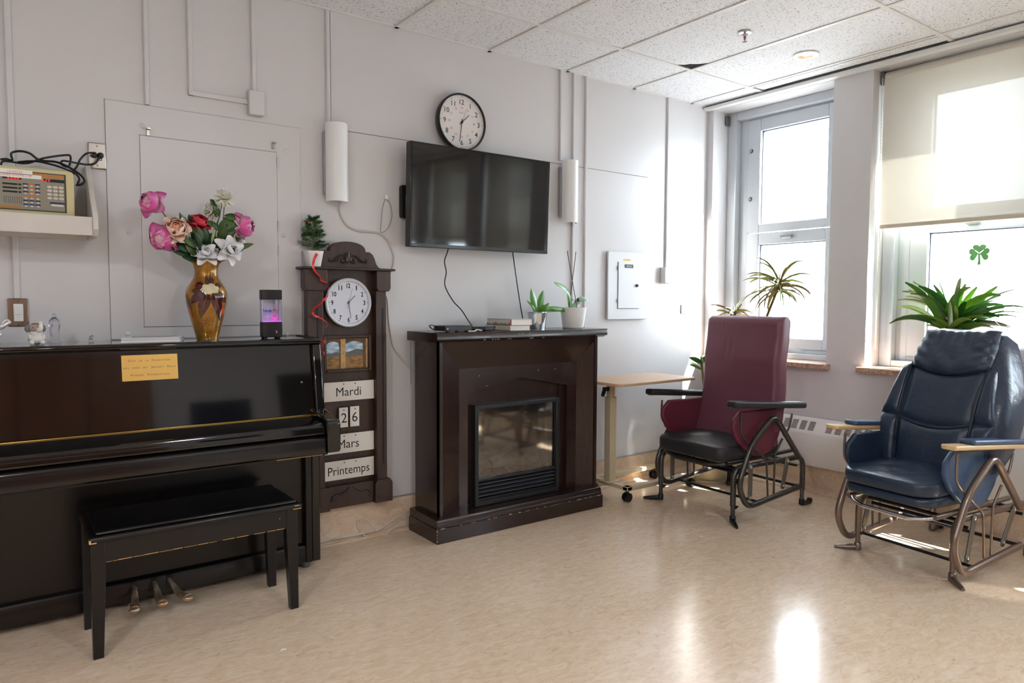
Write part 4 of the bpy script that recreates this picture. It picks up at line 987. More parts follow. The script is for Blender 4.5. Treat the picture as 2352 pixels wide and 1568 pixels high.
g = G(); g.box(-.09, .158, CY-.0052, CY-.0045, CZ+.166, CZ+.184); g.box(-.10, .187, CY-.0052, CY-.0045, CZ+.153, CZ+.168)
lb = g.obj('paper_label', PAPER, t)
RI = mat('label_red', (214, 96, 110), .6)
G().text('LE MATIN', .102, CZ+.1715, .007, CY-.0055, 'c', width=.046).obj('lettering', RI, lb); G().text('LAISSER VOLUME A 97', .105, CZ+.158, .007, CY-.0055, 'c', width=.10).obj('lettering', RI, lb)
# cables
def wp(L): return [at(px, py, y) for px, py, y in L]
cable('console_cable', wp([(230, 352, -.04), (222, 372, -.06), (205, 378, -.07), (180, 375, -.09), (145, 369, -.11), (142, 378, -.12), (158, 382, -.13), (162, 360, -.12), (150, 356, -.11), (100, 363, -.12), (60, 375, -.13), (10, 370, -.13), (2, 380, -.12)]), .0042, WIREB, 'black cable from the upper plug draped along the top of the console')
cable('console_cable', wp([(218, 351, -.04), (200, 352, -.06), (185, 365, -.07), (178, 380, -.08), (170, 392, -.08), (165, 410, -.08)]), .0042, WIREB, 'black cable from the left plug dropping behind the console')
cable('console_cable', wp([(2, 366, -.12), (15, 365, -.13), (28, 368, -.13), (26, 352, -.13), (45, 347, -.12), (68, 352, -.12), (92, 368, -.12), (130, 372, -.13), (160, 385, -.15), (185, 402, -.17), (194, 415, -.18), (188, 423, -.18), (175, 425, -.17)]), .0046, WIREB, 'black looped cable bulging over the right end of the console')
cable('console_cable', wp([(40, 372, -.14), (80, 370, -.14), (120, 378, -.15), (150, 388, -.16), (172, 398, -.17), (182, 410, -.17), (178, 422, -.17)]), .0042, WIREB, 'black cable lying flat across the console top')
# ================================================================ on the piano lid (z = 1.101)
ZP = 1.1015
POR = mat('porcelain', (226, 222, 216), .18, var=(12, .06)); PEARL = mat('pearl_porcelain', (226, 224, 226), .12, .35)
def limb(g, pts, r, n=8): g.tube(smoothp(pts, 4), r if not isinstance(r, list) else [r[min(len(r)-1, int(i*len(r)/(4*(len(pts)-1)+1)))] for i in range(4*(len(pts)-1)+1)], n)
# seated elephant
ex, ey = .153, -.225
t = thing('elephant_figurine', 'seated grey and white porcelain elephant with raised trunk on the piano', 'figurine', (ex, ey, ZP))
g = G(); g.ball((ex, ey, ZP+.025), (.030, .026, .025), 16, 10); g.ball((ex, ey-.002, ZP+.045), (.022, .020, .018), 14, 8)
for s in (-1, 1): g.ball((ex+s*.018, ey-.024, ZP+.010), (.010, .012, .010), 10, 6); g.ball((ex+s*.022, ey-.012, ZP+.030), (.007, .010, .013), 8, 6)
g.obj('body', POR, t, smooth=70)
g = G(); g.ball((ex-.004, ey-.006, ZP+.066), (.019, .018, .018), 14, 8); g.obj('head', mat('elephant_grey', (176, 168, 160), .25, var=(20, .2)), t, smooth=70)
g = G(); g.tube(smoothp([(ex+.006, ey-.022, ZP+.058), (ex+.012, ey-.034, ZP+.062), (ex+.013, ey-.036, ZP+.076), (ex+.012, ey-.031, ZP+.086)], 4), [.010]*4+[.008]*5+[.006]*4, 8); g.ball((ex+.012, ey-.031, ZP+.088), (.008, .008, .006), 8, 5); g.obj('trunk', POR, t, smooth=70)
for s in (-1, 1): G().ball((ex-.004+s*.024, ey-.003, ZP+.064), (.011, .005, .015), 10, 6).obj('ear', mat('ear_grey', (120, 116, 116), .3), t, smooth=70)
G().ball((ex-.004, ey-.004, ZP+.080), (.014, .012, .006), 10, 6).obj('cap', mat('cap_red', (160, 70, 56), .4), t, smooth=70)
G().ball((ex-.012, ey-.022, ZP+.068), .0022, 6, 4).obj('eye', INK, t)
# standing elephant, cut by the left edge of the picture
ex, ey = .02, -.17
t = thing('elephant_figurine', 'white pearly elephant with looped trunk at the far left of the piano', 'figurine', (ex, ey, ZP))
g = G(); g.ball((ex-.045, ey, ZP+.05), (.035, .024, .026), 14, 8)
for a, b in ((-.065, -.014), (-.065, .014), (-.02, -.014), (-.02, .014)): g.tube([(ex+a, ey+b, ZP+.004), (ex+a, ey+b, ZP+.045)], [.010, .011], 8)
g.tube(smoothp([(ex-.02, ey-.01, ZP+.03), (ex+.004, ey-.02, ZP+.018), (ex+.012, ey-.025, ZP+.004)], 4), .008, 8)
g.ball((ex-.004, ey-.006, ZP+.062), (.022, .018, .021), 12, 8); g.tube(smoothp([(ex+.008, ey-.01, ZP+.066), (ex+.024, ey-.014, ZP+.072), (ex+.040, ey-.014, ZP+.082), (ex+.048, ey-.014, ZP+.088), (ex+.044, ey-.014, ZP+.096), (ex+.032, ey-.014, ZP+.092), (ex+.026, ey-.014, ZP+.084)], 4), [.010]*6+[.007]*8+[.0045]*11, 8)
g.tube(smoothp([(ex+.008, ey-.014, ZP+.05), (ex+.02, ey-.022, ZP+.046), (ex+.016, ey-.024, ZP+.036)], 3), [.008, .007, .006, .005, .005, .005, .004], 7)
g.obj('body', PEARL, t, smooth=70)
for s in (-1, 1): G().ball((ex-.012, ey+s*.018, ZP+.06), (.013, .005, .019), 10, 6).obj('ear', PEARL, t, smooth=70)
# crystal statuette
ex, ey = .216, -.165
t = thing('crystal_statuette', 'tall clear crystal figure of a robed woman on the piano', 'figurine', (ex, ey, ZP))
G().lathe([(.021, ZP), (.021, ZP+.008), (.015, ZP+.012)], (ex, ey, 0), 20).obj('base', CRYS, t, smooth=40)
G().lathe([(.014, ZP+.012), (.016, ZP+.03), (.017, ZP+.055), (.021, ZP+.075), (.018, ZP+.092), (.010, ZP+.102), (.006, ZP+.106), (.008, ZP+.111), (.007, ZP+.117), (.002, ZP+.121)], (ex, ey, 0), 20, wob=lambda k, a: .06*sin(6*a)).obj('figure', CRYS, t, smooth=50)
G().tube(smoothp([(ex-.008, ey-.014, ZP+.075), (ex-.016, ey-.02, ZP+.055), (ex-.013, ey-.018, ZP+.03)], 4), .004, 6).obj('sleeve', CRYS, t, smooth=60)
ex, ey = .341, -.18
t = thing('crystal_animal', 'tiny clear crystal animal on a round base on the piano', 'figurine', (ex, ey, ZP))
G().lathe([(.011, ZP), (.011, ZP+.003)], (ex, ey, 0), 14).obj('base', CRYS, t, smooth=40)
g = G(); g.ball((ex-.002, ey, ZP+.012), (.007, .006, .010), 10, 6); g.ball((ex+.003, ey, ZP+.025), (.006, .005, .006), 10, 6); g.ball((ex-.004, ey, ZP+.024), (.003, .003, .005), 8, 5); g.obj('body', CRYS, t, smooth=60)
# acrylic photo block lying flat
t = thing('acrylic_frame', 'clear acrylic photo frame lying flat on the piano lid', 'photo frame', (.56, -.22, ZP))
FRG = mat('acrylic_grey', (226, 226, 230), .12, trans=.2, ior=1.45)
def quad(z0, z1, k): return G().prism([(.565+(x-.565)*k, -.215+(y+.215)*k) for x, y in ((.435, -.285), (.652, -.302), (.70, -.150), (.47, -.128))], 'z', z0, z1)
quad(ZP, ZP+.009, 1).obj('base', mat('acrylic_white', (236, 235, 233), .2), t, bev=.001); quad(ZP+.009, ZP+.021, 1).obj('cover', FRG, t, bev=.001); quad(ZP+.0211, ZP+.0216, .68).obj('photo', mat('dim_photo', (170, 160, 154), .3, var=(8, .2)), t)
# aquarium lamp
cx_, cy_ = 1.071, -.19
t = thing('aquarium_lamp', 'small black aquarium lamp with blue toy fish and purple glow', 'lamp', (cx_, cy_, ZP))
def octo(k=1): return [(cx_+x*k, cy_+y*k) for x, y in ((-.046, .018), (-.046, -.012), (-.018, -.030), (.046, -.030), (.046, .018), (.03, .03), (-.03, .03))]
G().prism(octo(), 'z', ZP+.004, ZP+.076).obj('base', BLK, t, bev=.003); G().prism(octo(), 'z', ZP+.180, ZP+.226).obj('cap', BLK, t, bev=.003)
for x in (-.03, .03): B(cx_+x-.008, cx_+x+.008, cy_-.02, cy_+.02, ZP, ZP+.004).obj('foot', BLKM, t)
G().prism(octo(.95), 'z', ZP+.076, ZP+.180).obj('tank', CLEAR, t)
B(cx_+.014, cx_+.020, cy_-.0315, cy_-.030, ZP+.024, ZP+.036).obj('switch', STEEL, t)
LIL = mat('lilac_backdrop', (206, 204, 232), .5)
G().prism([(cx_-.03, cy_+.022), (cx_+.03, cy_+.022), (cx_+.03, cy_+.025), (cx_-.03, cy_+.025)], 'z', ZP+.077, ZP+.179).obj('backdrop', mat('grey_backdrop', (196, 196, 206), .5), t)
for s in (-1, 1): B(cx_+s*.041-.002, cx_+s*.041+.002, cy_-.008, cy_+.016, ZP+.077, ZP+.179).obj('side_mirror', LIL, t)
B(cx_-.04, cx_+.04, cy_-.022, cy_+.02, ZP+.0765, ZP+.080).obj('led_strip', mat('purple_led', (220, 120, 255), .4, emit=((215, 90, 255), .35)), t)
def fish(x, z, s, m):
    g = G(); g.ball((x, cy_-.006, z), (.008*s, .003, .0055*s), 10, 6); g.prism([(x-.006*s, z), (x-.014*s, z+.006*s), (x-.0125*s, z), (x-.014*s, z-.006*s)], 'y', cy_-.007, cy_-.005); g.prism([(x-.003, z+.004*s), (x+.003, z+.008*s), (x+.003, z+.003*s)], 'y', cy_-.007, cy_-.005)
    g.obj('toy_fish', m, t, smooth=60)
BF = mat('fish_blue', (40, 90, 210), .4); RF = mat('fish_red', (224, 90, 84), .4)
fish(cx_-.022, ZP+.128, 1, BF); fish(cx_-.004, ZP+.127, 1.15, BF); fish(cx_+.018, ZP+.131, .7, RF); fish(cx_+.035, ZP+.130, .6, mat('fish_pink', (220, 110, 180), .4)); fish(cx_-.036, ZP+.133, .6, mat('fish_violet', (150, 80, 170), .4))
g = G(); g.tube([(cx_+.02+.014*cos(a*.3), cy_, ZP+.10+.014*sin(a*.3)) for a in range(21)], .0018, 6, closed=True)
for k in range(4): g.tube([(cx_+.014+.004*k, cy_-.004, ZP+.08), (cx_+.012+.005*k, cy_-.004, ZP+.098+.003*(k % 2))], .0018, 5)
g.obj('coral', mat('coral_pink', (235, 110, 190), .4, emit=((235, 70, 190), .25)), t, smooth=60)

# ---- vase
vx, vy = .788, -.197
t = thing('glass_vase', 'gold glitter glass vase painted with dark red leaves, ruffled rim', 'vase', (vx, vy, ZP))
VP = [(.040, 0), (.046, .002), (.047, .012), (.0555, .045), (.066, .085), (.077, .13), (.0845, .165), (.0875, .19), (.0855, .213), (.077, .237), (.063, .258), (.0525, .275), (.0485, .292), (.0495, .315), (.055, .335), (.064, .348), (.078, .3535)]
def vr(z):
    for (r0, h0), (r1, h1) in zip(VP, VP[1:]):
        if h0 <= z <= h1: return r0+(r1-r0)*(z-h0)/(h1-h0)
    return .08
def gold_mat():
    m = bpy.data.materials.new('gold_glitter_glass'); m.use_nodes = True; nt = m.node_tree; N = nt.nodes; L = nt.links; p = N['Principled BSDF']
    tc = N.new('ShaderNodeTexCoord'); v = N.new('ShaderNodeTexVoronoi'); v.inputs['Scale'].default_value = 520; L.new(tc.outputs['Object'], v.inputs['Vector'])
    n = N.new('ShaderNodeTexNoise'); n.inputs['Scale'].default_value = 14; L.new(tc.outputs['Object'], n.inputs['Vector'])
    r = N.new('ShaderNodeValToRGB'); e = r.color_ramp.elements; e[0].position = .2; e[0].color = lin((78, 44, 3))+(1,); e[1].position = .8; e[1].color = lin((190, 134, 16))+(1,)
    mx = N.new('ShaderNodeMath'); mx.operation = 'ADD'; s2 = N.new('ShaderNodeSeparateColor'); L.new(v.outputs['Color'], s2.inputs[0]); ml = N.new('ShaderNodeMath'); ml.operation = 'MULTIPLY'; ml.inputs[1].default_value = .45
    L.new(s2.outputs[0], ml.inputs[0]); ml2 = N.new('ShaderNodeMath'); ml2.operation = 'MULTIPLY'; ml2.inputs[1].default_value = .6; L.new(n.outputs[0], ml2.inputs[0]); L.new(ml.outputs[0], mx.inputs[0]); L.new(ml2.outputs[0], mx.inputs[1])
    L.new(mx.outputs[0], r.inputs[0]); L.new(r.outputs[0], p.inputs['Base Color']); p.inputs['Roughness'].default_value = .35; p.inputs['Metallic'].default_value = .55; p.inputs['Coat Weight'].default_value = .8; p.inputs['Coat Roughness'].default_value = .05
    return m
GOLD = gold_mat()
prof = [(r, ZP+h) for r, h in VP]
inner = [(r-.004, ZP+h-.001) for r, h in reversed(VP[9:])]+[(.04, ZP+.2)]
G().lathe(prof+inner, (vx, vy, 0), 48, wob=lambda k, a: (.10*sin(8*a) if 15 <= k <= 18 else (.03*sin(8*a) if k in (14, 19) else 0))).obj('body', GOLD, t, smooth=50)
G().lathe([(.0455, ZP-.0005), (.0462, ZP+.010)], (vx, vy, 0), 40).obj('foot_ring', mat('green_glass_foot', (120, 150, 130), .1, trans=.5), t, smooth=40)
def vpt(th, z, off=.0012):
    r = vr(z)+off; return Vector((vx+r*cos(th), vy+r*sin(th), ZP+z))
def vleaf(name, th0, z0, th1, z1, wd, m, n=12, vein=True):
    g = G()
    def fn(u, v):
        th, z = th0+(th1-th0)*u, z0+(z1-z0)*u; k = wd*sin(pi*min(1, u**.75))**.9*(v*2-1)
        d = Vector(((th1-th0)*.08, (z1-z0))).normalized(); return vpt(th-d.y*k/.08, z+d.x*k)
    g.grid(fn, n, 6); o = g.obj(name, m, t, smooth=180)
    if vein: G().tube([vpt(th0+(th1-th0)*u/8, z0+(z1-z0)*u/8, .002) for u in range(9)], .0006, 4).obj('gold_vein', mat('vein_gold', (214, 160, 50), .3, .8), o)
MAR = mat('maroon_enamel', (74, 16, 26), .12, coat=.6, var=(30, .4)); ORN = mat('orange_enamel', (206, 84, 22), .15, coat=.6)
fr = rad(-93); zc = .226
G().grid(lambda u, v: vpt(fr+(.46+.05*sin(v*12*pi))*u*cos(v*2*pi), zc+(.022+.003*sin(v*12*pi))*u*sin(v*2*pi), .0015), 5, 36).obj('painted_blossom', mat('cream_enamel', (214, 208, 170), .25, coat=.4, var=(26, .2)), t, smooth=180)
for a, l, wd in ((-70, .130, .019), (-108, .120, .020), (-140, .088, .017), (-42, .080, .015), (158, .06, .014), (25, .05, .012), (76, .064, .011), (104, .056, .010), (-170, .062, .013)):
    d = Vector((cos(rad(a)), sin(rad(a))))
    q0 = (fr+d.x*.030/.085, zc+d.y*.016); q1 = (fr+d.x*l*1.35/.085, zc+d.y*l*1.15)
    vleaf('painted_leaf', q0[0], q0[1], q1[0], min(q1[1], .315), wd*1.12, MAR)
vleaf('painted_leaf', rad(-172), .205, rad(-158), .09, .015, MAR); vleaf('painted_leaf', rad(-165), .15, rad(-155), .085, .009, ORN, vein=False); vleaf('painted_leaf', rad(-52), .15, rad(-44), .10, .009, ORN, vein=False)

# ---- flowers standing in the vase
def petal_mesh(L_, W_, cup, curl, tipw=.75, n=8, ruff=0):
    def fn(u, v):
        s = v*2-1; w_ = W_*(sin(pi*(.10+u*.68)))**.62; x = s*w_*(1-.18*u*u*abs(s)**3)
        z = L_*u*cos(curl*u*.8)*(1-.24*s*s*u); y = cup*(1-s*s)*sin(pi*u*.6+.2)-cup*.5*(s*s)*u+L_*.5*u*sin(curl*u)
        return (x, y+ruff*sin(s*9)*u*u, z)
    return G().grid(fn, n, 8)
def rot_to(axis): return Vector((0, 0, 1)).rotation_difference(Vector(axis).normalized())
def pmat(name, base, tip, edge=.5):
    m = bpy.data.materials.new(name); m.use_nodes = True; nt = m.node_tree; N = nt.nodes; L = nt.links; p = N['Principled BSDF']
    tc = N.new('ShaderNodeTexCoord'); sp = N.new('ShaderNodeSeparateXYZ'); L.new(tc.outputs['Generated'], sp.inputs[0]); r = N.new('ShaderNodeValToRGB')
    r.color_ramp.elements[0].color = lin(base)+(1,); r.color_ramp.elements[1].color = lin(tip)+(1,); r.color_ramp.elements[0].position = .15; r.color_ramp.elements[1].position = edge+.35
    L.new(sp.outputs[2], r.inputs[0]); L.new(r.outputs[0], p.inputs['Base Color']); p.inputs['Roughness'].default_value = .6
    p.inputs['Subsurface Weight'].default_value = .15; p.inputs['Subsurface Radius'].default_value = (.01, .008, .008); return m
PKO = pmat('petal_magenta', (248, 222, 232), (222, 78, 166), .55); PKI = pmat('petal_blush', (248, 222, 226), (240, 190, 208)); PKM = pmat('petal_pink', (242, 212, 222), (232, 140, 188), .5)
PEO = pmat('petal_peach', (250, 190, 162), (252, 226, 208)); PEI = pmat('petal_peach_inner', (240, 134, 98), (250, 184, 154)); RDO = pmat('petal_red', (150, 16, 40), (222, 62, 84)); WHP = pmat('petal_white', (238, 238, 242), (246, 246, 250)); CRM = pmat('petal_cream', (238, 236, 214), (250, 249, 240))
def flower(name, label, c, axis, layers, group, stem_to=None, stem_r=.0022, cat='flower', sep=None):
    c = Vector(c); t = thing(name, label, cat, c, group); q = rot_to(axis); rr = random.Random(hash(label) % 1000 if False else len(label)*7+int(c.x*1000))
    for li, (n, tilt, L_, W_, cup, curl, off, m, ruff) in enumerate(layers):
        o = petal_mesh(L_, W_, cup, curl, ruff=ruff).obj('petal', m, t, local=True, smooth=180)
        for k in range(n):
            az = 2*pi*k/n+li*.7+rr.uniform(-.12, .12); tl = rad(tilt+rr.uniform(-6, 6))
            Mx = q.to_matrix().to_4x4() @ Matrix.Rotation(az, 4, 'Z') @ Matrix.Translation((0, off, -L_*.25)) @ Matrix.Rotation(-tl, 4, 'X')
            p = o if k == 0 else copy_part(o, t)
            p.matrix_local = Mx
    ax = Vector(axis).normalized()
    sp = Vector(stem_to) if stem_to else Vector((vx, vy, ZP+.30))
    b0 = c-ax*.012
    G().tube(smoothp([tuple(b0), tuple(b0-ax*.03), tuple(b0.lerp(sp, .55)+Vector((0, 0, .015))), tuple(sp)], 6), stem_r, 6).obj('stem', STEMG, t, smooth=60)
    G().ball(tuple(c-ax*.012), .009, 8, 6).obj('calyx', STEMG, t, smooth=60)
    return t
def peony(lab, px, py, Y, axis, s, layers=None, name='peony'):
    L0 = [(4, 74, .058*s, .034*s, .018*s, .2, .004, PKO, .002), (3, 50, .066*s, .038*s, .022*s, -1.0, .010, PKO, .001), (5, 40, .068*s, .038*s, .022*s, -1.1, .008, PKM, .001), (5, 30, .070*s, .036*s, .022*s, -1.2, .010, PKM, .001), (5, 16, .066*s, .032*s, .020*s, -1.2, .010, PKI, .001), (5, 6, .058*s, .026*s, .016*s, -1.0, .007, PKI, .001), (4, 0, .050*s, .020*s, .012*s, -.8, .003, PKI, .001)]
    return flower(name, lab, at(px, py, Y), axis, layers or L0, 'silk flowers in the vase')
peony('pink peony leaning far out to the left of the bouquet', 346, 465, -.22, (-.75, -.45, .35), 1.08)
peony('large pink peony tucked under the peach rose', 372, 545, -.25, (-.55, -.7, -.25), 1.15)
peony('pink peony on the right side of the bouquet', 562, 520, -.20, (.75, -.55, .05), 1.1)
rose = lambda s, a, b: [(5, 84, .056*s, .034*s, .010*s, .6, .002, a, .003), (5, 62, .052*s, .033*s, .016*s, .1, .004, a, .002), (5, 38, .050*s, .030*s, .018*s, -.6, .007, a, .001), (4, 18, .046*s, .026*s, .016*s, -.8, .007, b, .0), (3, 6, .042*s, .020*s, .014*s, -.8, .004, b, 0), (3, 0, .036*s, .013*s, .010*s, -.6, .001, b, 0)]
peony('peach rose at the front left of the bouquet', 404, 524, -.285, (-.12, -.85, .35), 1, rose(1.12, PEO, PEI), 'rose')
peony('red rose half hidden in the middle of the bouquet', 459, 510, -.21, (.2, -.6, .6), 1, rose(.92, RDO, RDO), 'rose')
def mum(lab, px, py, Y, axis, s):
    c = at(px, py, Y); t = thing('chrysanthemum', lab, 'flower', c, 'silk flowers in the vase'); q = rot_to(axis); g = G(); rr = random.Random(5)
    for ring, (n, tilt, L_) in enumerate(((16, 112, .036), (20, 96, .042), (20, 80, .044), (20, 62, .044), (18, 44, .042), (14, 28, .038), (9, 12, .034))):
        for k in range(n):
            pm = petal_mesh(L_*s*1.25, .0075*s, .002*s, -.3 if tilt < 70 else .3, n=4); az = 2*pi*k/n+ring*.2+rr.uniform(-.1, .1)
            pm.xf(q.to_matrix().to_4x4() @ Matrix.Rotation(az, 4, 'Z') @ Matrix.Rotation(-rad(tilt+rr.uniform(-7, 7)), 4, 'X')); g.add(pm.v, pm.f)
    g.obj('petals', CRM, t, local=True, smooth=180, kind='stuff'); ax = Vector(axis).normalized(); b0 = Vector(c)-ax*.006
    G().tube(smoothp([tuple(b0), tuple(b0-ax*.03), tuple(b0.lerp(Vector((vx, vy, ZP+.3)), .5)), (vx, vy, ZP+.30)], 6), .0022, 6).obj('stem', STEMG, t, smooth=60)
mum('cream chrysanthemum standing highest in the bouquet', 514, 457, -.205, (.15, -.45, .8), .98); mum('cream chrysanthemum drooping behind the tallest one', 489, 484, -.17, (-.7, -.2, .25), .85)
mag = lambda s: [(5, 82, .072*s, .027*s, .012*s, .3, .0, WHP, .001), (4, 52, .064*s, .026*s, .016*s, -.1, .003, WHP, .001), (3, 26, .044*s, .019*s, .014*s, -.7, .003, WHP, 0)]
peony('large white magnolia at the front right of the bouquet', 531, 572, -.28, (.35, -.9, .15), 1, mag(1.0), 'magnolia')
peony('white magnolia drooping over the vase rim', 474, 580, -.265, (-.1, -.75, .5), 1, mag(.85), 'magnolia')
peony('small white magnolia partly hidden behind the right peony', 556, 556, -.16, (.8, -.3, .2), 1, mag(.6), 'magnolia')
# silk foliage stems
def blade(base, tip, wd, droop=0.0, fold=.25, n=7, shape=.8, nrm=None):
    b, e = Vector(base), Vector(tip); d = e-b; side = d.cross(nrm or Vector((0, -1, .35))).normalized(); up = side.cross(d).normalized()
    def fn(u, v):
        s = v*2-1; w_ = wd*(sin(pi*min(.985, .03+u*.955)))**shape
        return b+d*u+side*w_*s+up*(-fold*w_*abs(s)+droop*4*u*(1-u))
    return G().grid(fn, n, 4)
t = thing('foliage_spray', 'dark green silk foliage filling the middle of the bouquet', 'foliage', (vx, vy, ZP+.33), 'bouquet greenery')
FOL = [((470, 585), (438, 520), .017), ((470, 580), (487, 535), .019), ((455, 585), (398, 578), .014), ((460, 590), (425, 560), .015), ((480, 575), (470, 522), .016), ((500, 570), (488, 540), .014), ((440, 560), (455, 535), .012), ((430, 530), (412, 488), .010), ((440, 520), (433, 492), .009), ((505, 575), (512, 545), .013), ((460, 595), (418, 590), .013), ((470, 590), (445, 548), .012), ((430, 512), (420, 498), .008), ((465, 545), (478, 528), .012), ((410, 560), (395, 575), .01), ((500, 548), (520, 525), .015)]
for k, (a, b, wd) in enumerate(FOL):
    y = -.21-.012*(k % 4); blade(at(*a, y+.02), at(*b, y-.02), wd*1.35, .004).obj('leaf', GREEND if k % 3 else mat('leaf_mid', (74, 96, 44), .4, var=(9, .3)), t, smooth=180)
rf = random.Random(31)
for k in range(22):
    ang = rad(rf.uniform(200, 345)); r0 = rf.uniform(25, 45); r1 = r0+rf.uniform(26, 40); y = -.17-.09*rf.random()
    a = (476+r0*cos(ang)*1.3, 585+r0*sin(ang)*.7); b = (476+r1*cos(ang)*1.35, 585+r1*sin(ang)*.85)
    blade(at(*a, y), at(*b, y-.025), rf.uniform(.012, .02), .006).obj('leaf', [GREEND, mat('leaf_mid', (74, 96, 44), .4, var=(9, .3)), mat('leaf_bluegreen', (50, 84, 62), .4, var=(9, .3))][k % 3], t, smooth=180)
for a, b in (((470, 600), (425, 560)), ((480, 600), (480, 545)), ((500, 600), (505, 555)), ((470, 600), (440, 500))): G().tube([tuple(at(*a, -.2)), tuple(at(*b, -.215))], .002, 5).obj('stem', STEMG, t)
t = thing('foliage_spray', 'lobed green silk leaves under the tall chrysanthemum', 'foliage', (vx+.05, vy, ZP+.40), 'bouquet greenery')
for a, b, wd in (((515, 495), (552, 500), .014), ((512, 500), (545, 520), .014), ((515, 530), (540, 512), .016), ((510, 535), (512, 505), .013), ((505, 520), (470, 508), .011), ((520, 535), (545, 530), .012), ((495, 470), (482, 458), .009), ((500, 478), (490, 470), .009), ((495, 498), (503, 478), .011), ((545, 555), (548, 535), .009), ((505, 530), (488, 512), .01)):
    blade(at(*a, -.20), at(*b, -.215), wd*1.3, .003, n=8).obj('leaf', mat('leaf_fern', (62, 96, 34), .4, var=(9, .35)), t, smooth=180)
G().tube([tuple(at(513, 600, -.2)), tuple(at(513, 500, -.205)), tuple(at(515, 475, -.205))], .002, 5).obj('stem', STEMG, t)
blade(at(486, 560, -.235), at(492, 527, -.25), .006, .004).obj('pale_leaf', mat('leaf_pale', (150, 178, 110), .4), t, smooth=180)

# ---- little pine in a white pot on top of the calendar board
pc = at(720, 608, -.052); pc = Vector((pc.x, pc.y, 1.4485))
t = thing('potted_pine', 'miniature artificial pine in a white pot on top of the calendar board', 'potted plant', pc)
G().loft([[(pc.x+x, pc.y+y, pc.z+z) for x, y in rrect(w_, w_, .008, 3)] for w_, z in ((.058, 0), (.082, .078), (.074, .078), (.07, .066))]).obj('pot', CERW, t, smooth=50)
g = G(); g.tube([(pc.x, pc.y, pc.z+.06), (pc.x, pc.y, pc.z+.23)], [.005, .003], 6)
g.obj('trunk', BARK, t); rr = random.Random(3)
NE = [mat('needle_green', (96, 134, 70), .5, var=(30, .4)), mat('needle_frost', (150, 166, 140), .6), mat('needle_dark', (52, 84, 50), .6)]
for bi in range(48):
    h = .085+.145*(bi/44)**.9; az = bi*2.4; l = (.078-.045*(bi/44))*rr.uniform(.8, 1.1)
    b0 = Vector((pc.x, pc.y, pc.z+h)); d = Vector((cos(az), sin(az)*.55, rr.uniform(.05, .6))).normalized(); g = G()
    for k in range(170):
        p = b0+d*l*rr.uniform(.15, 1); nd = (d*.5+Vector((rr.uniform(-1, 1), rr.uniform(-1, 1), rr.uniform(-.6, 1)))).normalized(); sd_ = nd.orthogonal().normalized()*.0017; e = p+nd*rr.uniform(.010, .020)
        g.add([p-sd_, p+sd_, e], [(0, 1, 2)])
    g.tube([tuple(b0), tuple(b0+d*l)], .0015, 4); g.obj('branch', NE[bi % 3], t, kind='stuff')
for a, b, cc in ((709, 511, 'berry_red'), (687, 566, 'berry_pale')): G().ball(tuple(at(a, b, pc.y-.035)), .006, 8, 6).obj('berry', mat(cc, (170, 30, 40) if cc[-1] == 'd' else (225, 190, 170), .3), t, smooth=60)
# red ribbon
def strip(pts, wd, n=5, tw=None):
    P = smoothp(pts, n); g = G(); vs = []
    for i, p in enumerate(P):
        d = (P[min(i+1, len(P)-1)]-P[max(i-1, 0)]).normalized(); a = (tw or (lambda u: 0))(i/len(P)); s = d.cross(Vector((0, -1, 0))).normalized()*cos(a)+Vector((0, -1, 0))*sin(a)
        vs += [p-s*wd, p+s*wd]
    return g.add(vs, [(2*i, 2*i+1, 2*i+3, 2*i+2) for i in range(len(P)-1)])
RIB = mat('red_ribbon', (206, 34, 28), .28)
t = thing('red_ribbon', 'shiny red curling ribbon trailing down the calendar board', 'ribbon', (pc.x, -.11, 1.2))
strip([tuple(at(a, b, -.108-.006*(k % 2))) for k, (a, b) in enumerate(((728, 582), (722, 595), (719, 612), (726, 625), (735, 635), (737, 645)))], .0075, tw=lambda u: u*1.2).obj('strand', RIB, t, smooth=180)
strip([tuple(at(a, b, -.112-.006*(k % 2))) for k, (a, b) in enumerate(((737, 643), (746, 648), (755, 652), (753, 668), (752, 680), (744, 688), (738, 696), (722, 708), (718, 716), (722, 724), (734, 729), (748, 738), (753, 745), (748, 752)))], .0050, tw=lambda u: 1.1*sin(9*u)).obj('strand', RIB, t, smooth=180)
strip([tuple(at(a, b, -.104)) for a, b in ((735, 783), (745, 780), (747, 782), (738, 800), (745, 812), (740, 818), (737, 826), (741, 830))], .004, tw=lambda u: 1.1*sin(12*u)).obj('strand', RIB, t, smooth=180)
# ================================================================ on the mantel
ZM = 1.1135
bx0 = at(1015, 760, -.30).x
t = thing('streaming_box', 'small black streaming box on the left end of the mantel', 'electronics', (bx0+.08, -.27, ZM))
B(bx0, bx0+.165, -.335, -.215, ZM+.006, ZM+.034).obj('case', mat('device_black', (30, 32, 36), .4), t, bev=.002)
for x in (.015, .075, .135): B(bx0+x, bx0+x+.012, -.33, -.31, ZM, ZM+.006).obj('foot', BLKM, t)
G().text('o roku', 0, 0, .006, 0, 'l').xf(Matrix.Translation((bx0+.012, -.3353, ZM+.016))).obj('maker_mark', PAPER, t) if False else B(bx0+.012, bx0+.018, -.3354, -.3348, ZM+.015, ZM+.021).obj('indicator', PAPER, t)
cable('box_cable', [(bx0+.01, -.25, ZM+.02), (bx0-.02, -.27, ZM+.012), (bx0-.06, -.30, ZM+.02), (bx0-.075, -.30, ZM+.034), (bx0-.05, -.285, ZM+.038), (bx0-.01, -.26, ZM+.026), (bx0+.01, -.24, ZM+.024)], .0032, WIREB, 'short black looped cable at the back of the streaming box')
rx = at(1090, 760, -.30).x
t = thing('remote_control', 'black remote control lying beside the streaming box', 'remote', (rx, -.28, ZM))
